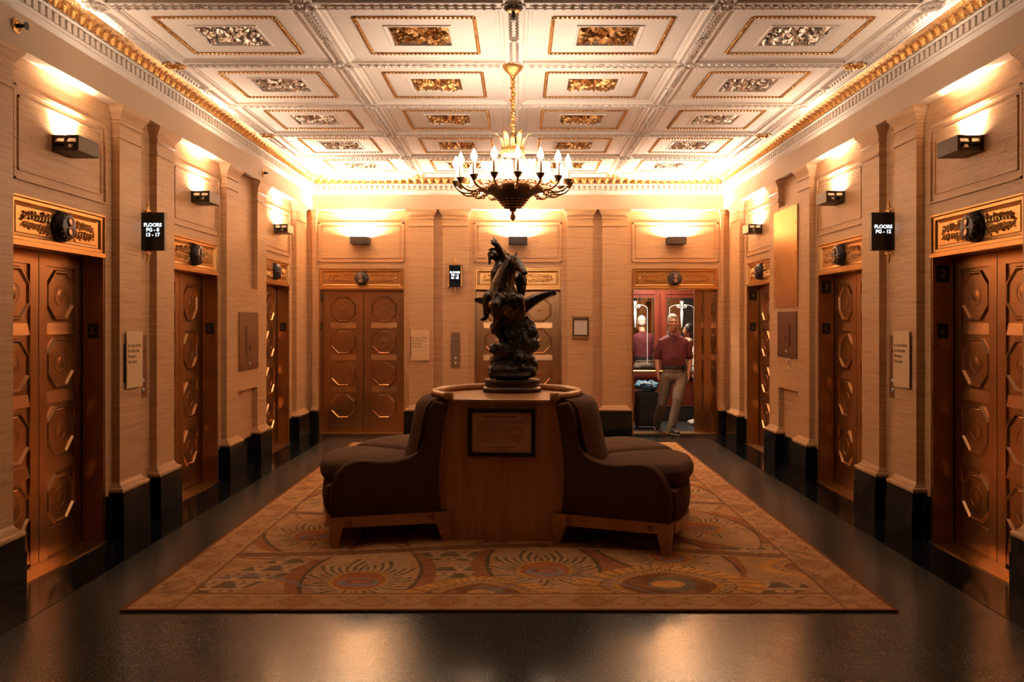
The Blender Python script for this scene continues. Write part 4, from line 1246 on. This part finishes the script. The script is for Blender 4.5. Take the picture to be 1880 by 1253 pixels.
# rock
m = MB(); rnd = random.Random(21)
def rk(px, py, dy, rx, ry, rz): 
    R = Quaternion((rnd.random(), rnd.random(), rnd.random(), rnd.random())).normalized().to_matrix()
    m.ell(Q(px, py, dy), (rx * K, ry * K, rz * K), R if abs(rx - rz) < 12 else None, 10, 6)
for a in ((940, 693, 0, 46, 36, 9), (930, 682, 0, 36, 32, 14), (950, 680, .02, 38, 30, 14), (915, 668, .02, 18, 18, 17), (945, 660, .02, 32, 28, 22), (965, 668, .0, 18, 16, 18), (952, 640, .03, 27, 24, 24), (968, 640, .02, 16, 16, 24), (972, 615, .03, 12, 14, 16), (950, 618, .04, 24, 22, 22), (925, 650, -.03, 20, 18, 13), (910, 645, -.02, 10, 10, 12), (958, 600, .05, 20, 20, 18), (905, 690, -.05, 10, 10, 8), (975, 688, -.05, 12, 10, 9), (945, 597, .0, 14, 14, 12)):
    rk(*a)
for k in range(16):
    a = rnd.uniform(0, 2 * PI); h = rnd.uniform(0, 1)
    rk(945 + (38 - 22 * h) * math.cos(a) + 6 * h, 690 - 80 * h, (.13 - .06 * h) * math.sin(a), rnd.uniform(6, 11), rnd.uniform(6, 11), rnd.uniform(5, 10))
remesh(m, 'rock', 'rock_bronze', .0075, st, 1, (.026, .035))
# horse: rearing, chest to the viewer, neck arched up to the right, head bent down
h = MB()
h.chain([(Q(948, 625, .17), 24 * K), (Q(942, 600, .13), 30 * K), (Q(932, 575, .05), 30 * K), (Q(922, 560, -.03), 31 * K)])
h.ell(Q(905, 562, -.05), (15 * K, 17 * K, 20 * K)); h.ell(Q(938, 560, -.06), (17 * K, 18 * K, 21 * K))
h.chain([(Q(920, 552, -.03), 27 * K), (Q(923, 530, -.04), 22 * K), (Q(929, 508, -.05), 17 * K), (Q(938, 488, -.06), 13 * K)])
h.chain([(Q(941, 485, -.06), 11.5 * K), (Q(948, 488, -.10), 9.5 * K), (Q(956, 497, -.14), 7.0 * K), (Q(961, 506, -.17), 6.2 * K)])
h.ell(Q(962, 508, -.175), (6.5 * K, 6 * K, 5.5 * K)); h.ell(Q(946, 481, -.125), (3 * K, 3 * K, 3 * K)); h.ell(Q(950, 497, -.12), (7 * K, 6 * K, 7 * K))
h.cap(Q(936, 479, -.06), 3 * K, Q(933, 470, -.06), 1 * K); h.cap(Q(946, 477, -.06), 3 * K, Q(948, 468, -.06), 1 * K)
# forelegs
h.chain([(Q(906, 564, -.06), 14 * K), (Q(912, 566, -.22), 11 * K), (Q(913, 590, -.20), 6.5 * K), (Q(910, 606, -.14), 5 * K), (Q(908, 612, -.13), 7 * K)])
h.chain([(Q(942, 560, -.07), 15 * K), (Q(952, 556, -.22), 11 * K), (Q(958, 576, -.21), 6.5 * K), (Q(955, 590, -.16), 5 * K), (Q(966, 588, -.16), 4.5 * K)])
# hind legs into the rock
h.chain([(Q(925, 600, .10), 20 * K), (Q(912, 604, .02), 13 * K), (Q(920, 622, .05), 8 * K), (Q(926, 640, .02), 6 * K)])
h.chain([(Q(958, 606, .12), 20 * K), (Q(968, 615, .05), 12 * K), (Q(962, 640, .08), 8 * K)])
# mane and tail
for k in range(9):
    t = k / 8
    h.cap(Q(934 - 14 * t, 484 + 52 * t, .0), (5 + 2 * t) * K, Q(926 - 14 * t + (4 if k % 2 else -2), 494 + 50 * t, .05), 2.5 * K)
h.chain([(Q(958, 600, .22), 8 * K), (Q(975, 600, .28), 9 * K), (Q(985, 622, .25), 6 * K), (Q(980, 645, .2), 3 * K)])
remesh(h, 'horse', 'statue_bronze', .0055, st, 2, (.008, .02))
# rider
r = MB()
r.chain([(Q(914, 545, .07), 14 * K), (Q(912, 525, .07), 12 * K), (Q(914, 505, .06), 14 * K), (Q(917, 494, .06), 12.5 * K)])
r.cap(Q(915, 488, .06), 6 * K, Q(911, 478, .05), 5.5 * K)
r.ell(Q(908, 472, .03), (8 * K, 9 * K, 10.5 * K))
r.cap(Q(905, 474, .0), 2.5 * K, Q(903, 476, -.01), 1.5 * K)
# helmet crest
pts = [(Q(896, 464, .0)), Q(902, 461, .01), Q(909, 462, .03), Q(916, 470, .06), Q(919, 482, .08)]
for i in range(4): r.cap(pts[i], (1.2 + i) * K, pts[i + 1], (2.2 + i) * K)
for k in range(6): r.cap(Q(902 - k * .6, 466 + 3 * k, .02), 3 * K, Q(895 + k * .6, 470 + 4 * k, .03), 1.2 * K)
# raised right arm and fist
r.chain([(Q(921, 494, .06), 8 * K), (Q(923, 476, .05), 7.5 * K), (Q(917, 462, .02), 6 * K), (Q(911, 453, .0), 5 * K)])
r.ell(Q(907, 448, .0), (6 * K, 6 * K, 5 * K))
for k in range(4): r.cap(Q(903 + 2.6 * k, 446, -.02), 1.9 * K, Q(903 + 2.4 * k, 453, -.03), 1.6 * K)
r.cap(Q(911, 452, -.02), 1.8 * K, Q(906, 456, -.03), 1.5 * K)
# left arm and round shield behind the horse's neck
r.chain([(Q(922, 498, .07), 8 * K), (Q(942, 512, .10), 6.5 * K), (Q(955, 522, .06), 5 * K)])
r.ell(Q(957, 528, .05), (9 * K, 8 * K, 27 * K)); r.ell(Q(960, 520, .06), (8 * K, 10 * K, 16 * K))
# thigh, calf and foot along the horse's left flank
r.chain([(Q(906, 548, .05), 12 * K), (Q(897, 550, -.08), 10.5 * K), (Q(895, 566, -.09), 8 * K), (Q(893, 582, -.05), 5.5 * K), (Q(891, 589, -.06), 4.5 * K), (Q(886, 591, -.12), 3.2 * K)])
# spear
r.cap(Q(905, 440, .01), 1.0 * K, Q(965, 510, .12), 1.5 * K)
# billowing cloak
r.chain([(Q(920, 500, .11), 8 * K), (Q(930, 525, .15), 12 * K), (Q(945, 545, .17), 10 * K)])
remesh(r, 'rider', 'statue_bronze', .0048, st, 1, (.006, .02))
# wings: feathered, spread sideways
def wing(root, mid, tip, wd):
    w_ = MB(); root, mid, tip = Vector(root), Vector(mid), Vector(tip)
    P = lambda t: root * (1 - t) ** 2 + mid * 2 * t * (1 - t) + tip * t * t
    w_.tube([P(i / 8) for i in range(9)], [wd * .42, wd * .40, wd * .36, wd * .32, wd * .27, wd * .22, wd * .17, wd * .11, wd * .04], 8)
    for k in range(15):
        t = .08 + .062 * k; p = P(t); q = P(min(1, t + .14)) + Vector((0, .02, -wd * (1.25 - .95 * t)))
        w_.tube([p, p.lerp(q, .6) + Vector((0, -.008, .0)), q], [wd * .22, wd * .20, wd * .05], 6, flat=.5)
        q2 = P(min(1, t + .09)) + Vector((0, .0, wd * (.30 - .25 * t)))
        w_.tube([p, q2], [wd * .16, wd * .03], 6)
    for sg in (.35, .62, .85):
        w_.tube([P(t) + Vector((0, .006 * sg, -wd * sg * (1.15 - .95 * t))) for t in (.0, .15, .3, .45, .6, .75, .9)], [wd * .30 * (1.1 - t) for t in (.0, .15, .3, .45, .6, .75, .9)], 6)
    return w_
wing(Q(950, 568, .10), Q(985, 543, .13), Q(1022, 538, .15), .085).build('wing', 'statue_bronze', st, 50)
wing(Q(905, 555, .10), Q(888, 552, .12), Q(871, 552, .14), .065).build('wing', 'statue_bronze', st, 50)

# ================================================================= PEOPLE
def hand(mb, wrist, d, palm_n, thumb, s=1.0):
    """relaxed hand: d = direction of the fingers, palm_n = palm normal, thumb = thumb side"""
    w_, d, pn, th = Vector(wrist), Vector(d).normalized(), Vector(palm_n).normalized(), Vector(thumb).normalized()
    for k, (o, L) in enumerate(((.030, .068), (.010, .078), (-.010, .073), (-.029, .058))):
        b = w_ + d * .085 * s + th * o * s; L *= s
        mb.cap(w_ + d * .02 * s + th * o * .6 * s, .015 * s, b, .0125 * s)
        k1 = b + d * L * .45 + pn * L * .12; k2 = k1 + d * L * .28 + pn * L * .20; k3 = k2 + d * L * .16 + pn * L * .22
        mb.chain([(b, .0098 * s), (k1, .0092 * s), (k2, .0086 * s), (k3, .0078 * s)])
    t0 = w_ + d * .03 * s + th * .028 * s; t1 = t0 + d * .035 * s + th * .022 * s + pn * .01 * s; t2 = t1 + d * .032 * s + pn * .012 * s
    mb.chain([(t0, .0135 * s), (t1, .0105 * s), (t2, .0085 * s)])
PY = 12.22
def H(px, py, y): return Vector(((px - 951) * y / FPX, y, 1.64 - (py - 592) * y / FPX))
man = empty('person', T(2.27, 12.25, 0)); tag(man, 'man in a burgundy polo and grey trousers stepping out of the open elevator', 'person')
MO = Vector((2.27, 12.25, 0))
def local(mb): mb.v = [tuple(Vector(p) - MO) for p in mb.v]; return mb
hy = 12.24                                     # depth of the trunk
headc = H(1235.5, 593, hy - .05)
# body (skin): head, neck, arms with hands, slim trunk and legs under the clothes
b = MB()
b.ell(headc + Vector((0, .012, .022)), (.073, .092, .100)); b.ell(headc + Vector((0, -.022, -.035)), (.060, .070, .088))
b.ell(headc + Vector((0, -.035, -.092)), (.042, .048, .036))                       # chin
b.ell(headc + Vector((0, -.062, .028)), (.060, .034, .022))                        # brow
b.chain([(headc + Vector((0, -.088, .012)), .010), (headc + Vector((0, -.108, -.022)), .014)])
b.ell(headc + Vector((-.012, -.100, -.026)), (.009, .010, .008)); b.ell(headc + Vector((.012, -.100, -.026)), (.009, .010, .008))
for s in (-1, 1):
    b.ell(headc + Vector((s * .042, -.066, -.022)), (.022, .022, .022))
    b.ell(headc + Vector((s * .077, .012, -.012)), (.012, .022, .034))
b.ell(headc + Vector((0, -.088, -.062)), (.024, .014, .008)); b.ell(headc + Vector((0, -.084, -.074)), (.020, .014, .008))
b.cap(headc + Vector((0, .02, -.08)), .056, H(1236, 622, hy + .02), .062)
shl, shr = H(1212, 626, hy), H(1260, 626, hy)
b.chain([(shl + Vector((.01, 0, -.02)), .036), (H(1236, 634, hy), .07), (shr + Vector((-.01, 0, -.02)), .036)])
b.chain([(H(1236, 632, hy), .10), (H(1237, 660, hy), .11), (H(1238, 690, hy + .02), .11)])
eL, wL = H(1206.5, 660, hy + .03), H(1208, 684, hy - .03)
eR, wR = H(1266.5, 660, hy + .03), H(1264, 687, hy - .04)
for sh, e_, w_ in ((shl, eL, wL), (shr, eR, wR)):
    b.chain([(sh + Vector((0, 0, -.03)), .038), (e_, .040), (e_.lerp(w_, .35), .041), (w_, .027)])
hand(b, wL, (.02, -.10, -1), (.75, .5, 0), (0, -1, -.05)); hand(b, wR, (-.08, -.05, -1), (-.75, .4, 0), (0, -1, -.05))
hipL, hipR = H(1225, 690, hy + .03), H(1250, 690, hy)
kL, aL = H(1216, 741, 12.34), H(1207, 775, 12.66)
kR, aR = H(1243.5, 738, 12.14), H(1233, 787, 12.16)
for h_, k_, a_ in ((hipL, kL, aL), (hipR, kR, aR)): b.chain([(h_, .07), (k_, .05), (a_, .04)])
bd = remesh(local(b), 'body', 'skin', .0065, man, 2)
# eyes, brows, mouth
for s in (-1, 1):
    c = headc - MO + Vector((s * .030, -.088, .006))
    MB().ell(c, (.011, .006, .0055), None, 8, 5).build('eye', 'eye_dark', man, 60)
    MB().cap(c + Vector((-.014, -.004, .018)), .005, c + Vector((.014, -.004, .019)), .005, 6).build('eyebrow', 'hair_grey', man, 60)
c = headc - MO + Vector((0, -.099, -.068)); MB().cap(c + Vector((-.018, 0, 0)), .0035, c + Vector((.018, 0, 0)), .0035, 6).build('mouth', 'lip', man, 60)
# hair: short and grey
hm = MB()
hm.ell(headc + Vector((0, .022, .044)), (.082, .096, .092)); hm.ell(headc + Vector((.012, -.045, .088)), (.052, .036, .026), Quaternion((0, 1, 0), .15).to_matrix())
hm.ell(headc + Vector((0, .055, -.005)), (.070, .058, .07))
for s in (-1, 1): hm.ell(headc + Vector((s * .070, .012, .03)), (.012, .035, .04))
remesh(local(hm), 'hair', 'hair_grey', .007, man, 2, (.010, .02))
# polo shirt
p = MB()
rg = []
for py, rx, ry, oy in ((673.5, .160, .120, 0), (671, .174, .130, 0), (665, .178, .134, -.005), (656, .180, .134, -.008), (646, .188, .130, -.006), (637, .198, .122, 0), (630, .204, .112, .005), (624, .196, .098, .01), (619.5, .158, .085, .015), (616.5, .105, .074, .02), (614.5, .076, .068, .022), (612.5, .066, .064, .022)):
    c_ = H(1236.5, py, hy + oy)
    rg.append([(c_.x + rx * math.copysign(abs(math.cos(a)) ** .85, math.cos(a)), c_.y + ry * math.sin(a), c_.z) for a in [2 * PI * k / 36 for k in range(36)]])
p.loft(rg)
for sh, e_ in ((shl, eL), (shr, eR)):
    p.chain([(sh.lerp(shl.lerp(shr, .5), .10) + Vector((0, 0, -.02)), .056), (sh.lerp(e_, .45), .058), (sh.lerp(e_, .82), .063)])
remesh(local(p), 'polo_shirt', 'polo', .0085, man, 3, (.016, .09))
cl = MB()
for s in (-1, 1):
    q0 = headc + Vector((s * .072, .03, -.118)); q1 = headc + Vector((s * .066, -.075, -.140)); q2 = headc + Vector((s * .012, -.125, -.185)); q3 = headc + Vector((s * .075, -.110, -.195)); q4 = headc + Vector((s * .10, .03, -.140))
    vs = [q0, q1, q2, q3, q4]; n_ = Vector((0, -.008, .004))
    cl.add(vs + [v + n_ for v in vs], [(0, 1, 2, 3, 4), (9, 8, 7, 6, 5), (0, 1, 6, 5), (1, 2, 7, 6), (2, 3, 8, 7), (3, 4, 9, 8), (4, 0, 5, 9)])
local(cl).build('collar', 'polo_collar', man)
pk = MB().box(headc.x - .013, headc.x + .013, hy - .150, hy - .125, headc.z - .30, headc.z - .185); local(pk).build('placket', 'polo_collar', man)
# belt and trousers
bl = MB(); rg = []
for z in (0, .042):
    rg.append([(H(1237, 676, hy).x + .179 * math.cos(a), hy + .139 * math.sin(a), H(1237, 676, hy).z + z) for a in [2 * PI * k / 28 for k in range(28)]])
bl.loft(rg); bl.box(H(1237, 676, hy).x - .024, H(1237, 676, hy).x + .024, hy - .146, hy - .12, H(1237, 676, hy).z - .002, H(1237, 676, hy).z + .044)
local(bl).build('belt', 'shoe_black', man, 40)
ph = MB().box(H(1253, 672, hy).x - .005, H(1253, 672, hy).x + .04, hy - .12, hy - .07, H(1253, 677, hy).z - .03, H(1253, 672, hy).z + .02); local(ph).build('phone_case', 'shoe_black', man)
t = MB()
t.ell(H(1237.5, 680, hy + .01), (.172, .130, .085)); t.ell(H(1237.5, 690, hy + .015), (.178, .135, .10))
t.chain([(H(1225.5, 693, hy + .03), .098), (kL + Vector((.01, 0, .06)), .079), (kL, .072), (aL + Vector((-.005, -.02, .02)), .060), (aL + Vector((-.005, -.01, -.02)), .060)])
t.chain([(H(1250, 693, hy), .098), (kR + Vector((0, 0, .06)), .079), (kR, .072), (aR + Vector((.0, 0, .03)), .064), (aR + Vector((.0, .0, -.03)), .066)])
remesh(local(t), 'trousers', 'trousers', .008, man, 3, (.014, .07))
# shoes: rear foot on its toes, front foot flat
def shoe(name, heel, toe, h0=.085):
    heel, toe = Vector(heel), Vector(toe); d = (toe - heel).normalized(); u = Vector((0, 0, 1)) - d * d.z; u.normalize()
    m_ = MB()
    m_.chain([(heel + u * .045, .044), (heel.lerp(toe, .45) + u * .046, .045), (heel.lerp(toe, .8) + u * .036, .040), (toe + u * .030, .030)])
    m_.cap(heel + u * .05 + d * .03, .046, heel + u * .10 + d * .035, .044)
    o = remesh(local(m_), name, 'shoe_black', .008, man, 2)
    s_ = MB(); rg = []; sd = d.cross(u)
    for off, g in ((0.0, .0), (.011, .004)):
        ring = []
        for k in range(24):
            a = 2 * PI * k / 24; L = (toe - heel).length / 2 + .038
            c_ = heel.lerp(toe, .5) + d * L * math.cos(a) + sd * (.050 + .004 * math.cos(a)) * math.sin(a) * (1 if abs(math.cos(a)) < .9 else .95)
            ring.append(tuple(c_ + u * off))
        rg.append(ring)
    s_.loft(rg); local(s_).build('sole', 'shoe_sole', o, 40)
shoe('shoe', (aR.x - .005, aR.y + .01, .014), (aR.x + .055, aR.y - .19, .014))
shoe('shoe', (aL.x + .005, aL.y + .02, .075), (aL.x - .03, aL.y - .16, .016))

# second passenger, mostly hidden behind the parked door leaf
wo = empty('person', T(2.91, 13.30, 0)); tag(wo, 'dark-haired passenger in a pale top behind the half-open elevator door', 'person')
b = MB()
b.ell((0, 0, 1.50), (.088, .070, .105)); b.ell((-.03, 0, 1.455), (.062, .052, .07)); b.cap((-.088, 0, 1.50), .010, (-.10, 0, 1.475), .013)
b.cap((.0, 0, 1.42), .048, (.0, 0, 1.34), .052)
b.chain([((.0, -.15, 1.31), .045), ((0, 0, 1.33), .07), ((.0, .15, 1.31), .045)])
b.chain([((0, 0, 1.30), .10), ((0, 0, 1.0), .10), ((0, 0, .88), .11)])
for s in (-1, 1):
    b.chain([((.0, s * .16, 1.31), .044), ((.03, s * .19, 1.06), .036), ((-.03, s * .185, .84), .024)])
    hand(b, (-.03, s * .185, .84), (-.08, 0, -1), (0, -s, 0), (-1, 0, 0), .92)
    b.chain([((0, s * .085, .86), .08), ((.0, s * .08, .46), .05), ((.02, s * .075, .10), .035)])
remesh(b, 'body', 'skin', .009, wo, 2)
hm = MB(); hm.ell((.02, 0, 1.525), (.098, .088, .105)); hm.chain([((.05, 0, 1.52), .085), ((.075, 0, 1.40), .075), ((.085, 0, 1.28), .06)])
remesh(hm, 'hair', 'hair_dark', .010, wo, 2, (.012, .03))
t = MB(); t.chain([((.0, -.13, 1.30), .062), ((0, 0, 1.30), .09), ((.0, .13, 1.30), .062)]); t.ell((0, 0, 1.15), (.125, .185, .20)); t.ell((0, 0, .98), (.13, .18, .16))
remesh(t, 'top', 'white_cloth', .010, wo, 2)
t = MB(); t.ell((0, 0, .88), (.135, .18, .11))
for s in (-1, 1): t.chain([((0, s * .088, .84), .10), ((.0, s * .082, .46), .072), ((.02, s * .078, .12), .062)])
remesh(t, 'trousers', 'jacket_grey', .010, wo, 2)
for s in (-1, 1):
    m_ = MB(); m_.chain([((.04, s * .078, .045), .042), ((-.07, s * .08, .045), .043), ((-.155, s * .08, .034), .033)]); m_.cap((.02, s * .078, .06), .045, (.02, s * .078, .12), .045)
    remesh(m_, 'shoe', 'white_cloth', .009, wo, 2)

# ================================================================= LUGGAGE in the car
sx, sy = 1.985, 12.86
su = empty('suitcase', T(sx, sy, 0)); tag(su, 'black upright suitcase standing in the elevator beside the man', 'suitcase')
rg = []
for z, e in ((.045, .02), (.055, .004), (.08, 0), (.53, 0), (.57, .006), (.585, .03)):
    r_ = []
    for k in range(24):
        a = 2 * PI * k / 24; cx, cy = math.cos(a), math.sin(a)
        x_ = math.copysign(abs(cx) ** .35, cx) * (.175 - e); y_ = math.copysign(abs(cy) ** .35, cy) * (.12 - e); r_.append((x_, y_, z))
    rg.append(r_)
MB().loft(rg).build('case', 'suitcase_black', su, 40)
for xx in (-.14, .14):
    for yy in (-.085, .085):
        MB().lathe([(.001, -.012), (.026, -.012), (.028, -.006), (.028, .006), (.026, .012), (.001, .012)], 14, c=(xx, yy, .028), axis=0).build('wheel', 'black_metal', su, 40)
hd = MB()
hd.tube([(.176, -.02, .24), (.20, -.02, .27), (.20, -.02, .37), (.176, -.02, .40)], .010, 8); hd.build('carry_handle', 'black_metal', su, 40)
MB().box(-.12, .12, -.130, -.116, .14, .42).build('front_pocket', 'suitcase_black', su)
j = MB(); rnd = random.Random(2)
for k in range(9):
    j.ell((rnd.uniform(-.12, .12), rnd.uniform(-.06, .04), .635 + rnd.uniform(-.01, .05)), (rnd.uniform(.06, .10), rnd.uniform(.05, .08), rnd.uniform(.035, .055)), Quaternion((0, 1, 0), rnd.uniform(-.5, .5)).to_matrix())
j.ell((0, -.02, .632), (.18, .11, .042))
ja = remesh(j, 'jacket', 'jacket_blue', .009, None, 2, (.03, .05), T(sx, sy, .008)); tag(ja, 'crumpled blue jacket piled on top of the black suitcase', 'jacket')
lg = MB().tube([(-.12, -.10, .68), (-.05, -.115, .70), (.04, -.11, .685), (.09, -.105, .67)], .02, 8, flat=.6)
lg.build('lining_fold', 'jacket_grey', ja, 50)
MB().tube([(.07, -.02, .74), (.065, -.115, .70), (.055, -.145, .60), (.05, -.14, .585)], .010, 8).build('strap', 'suitcase_black', ja, 50)
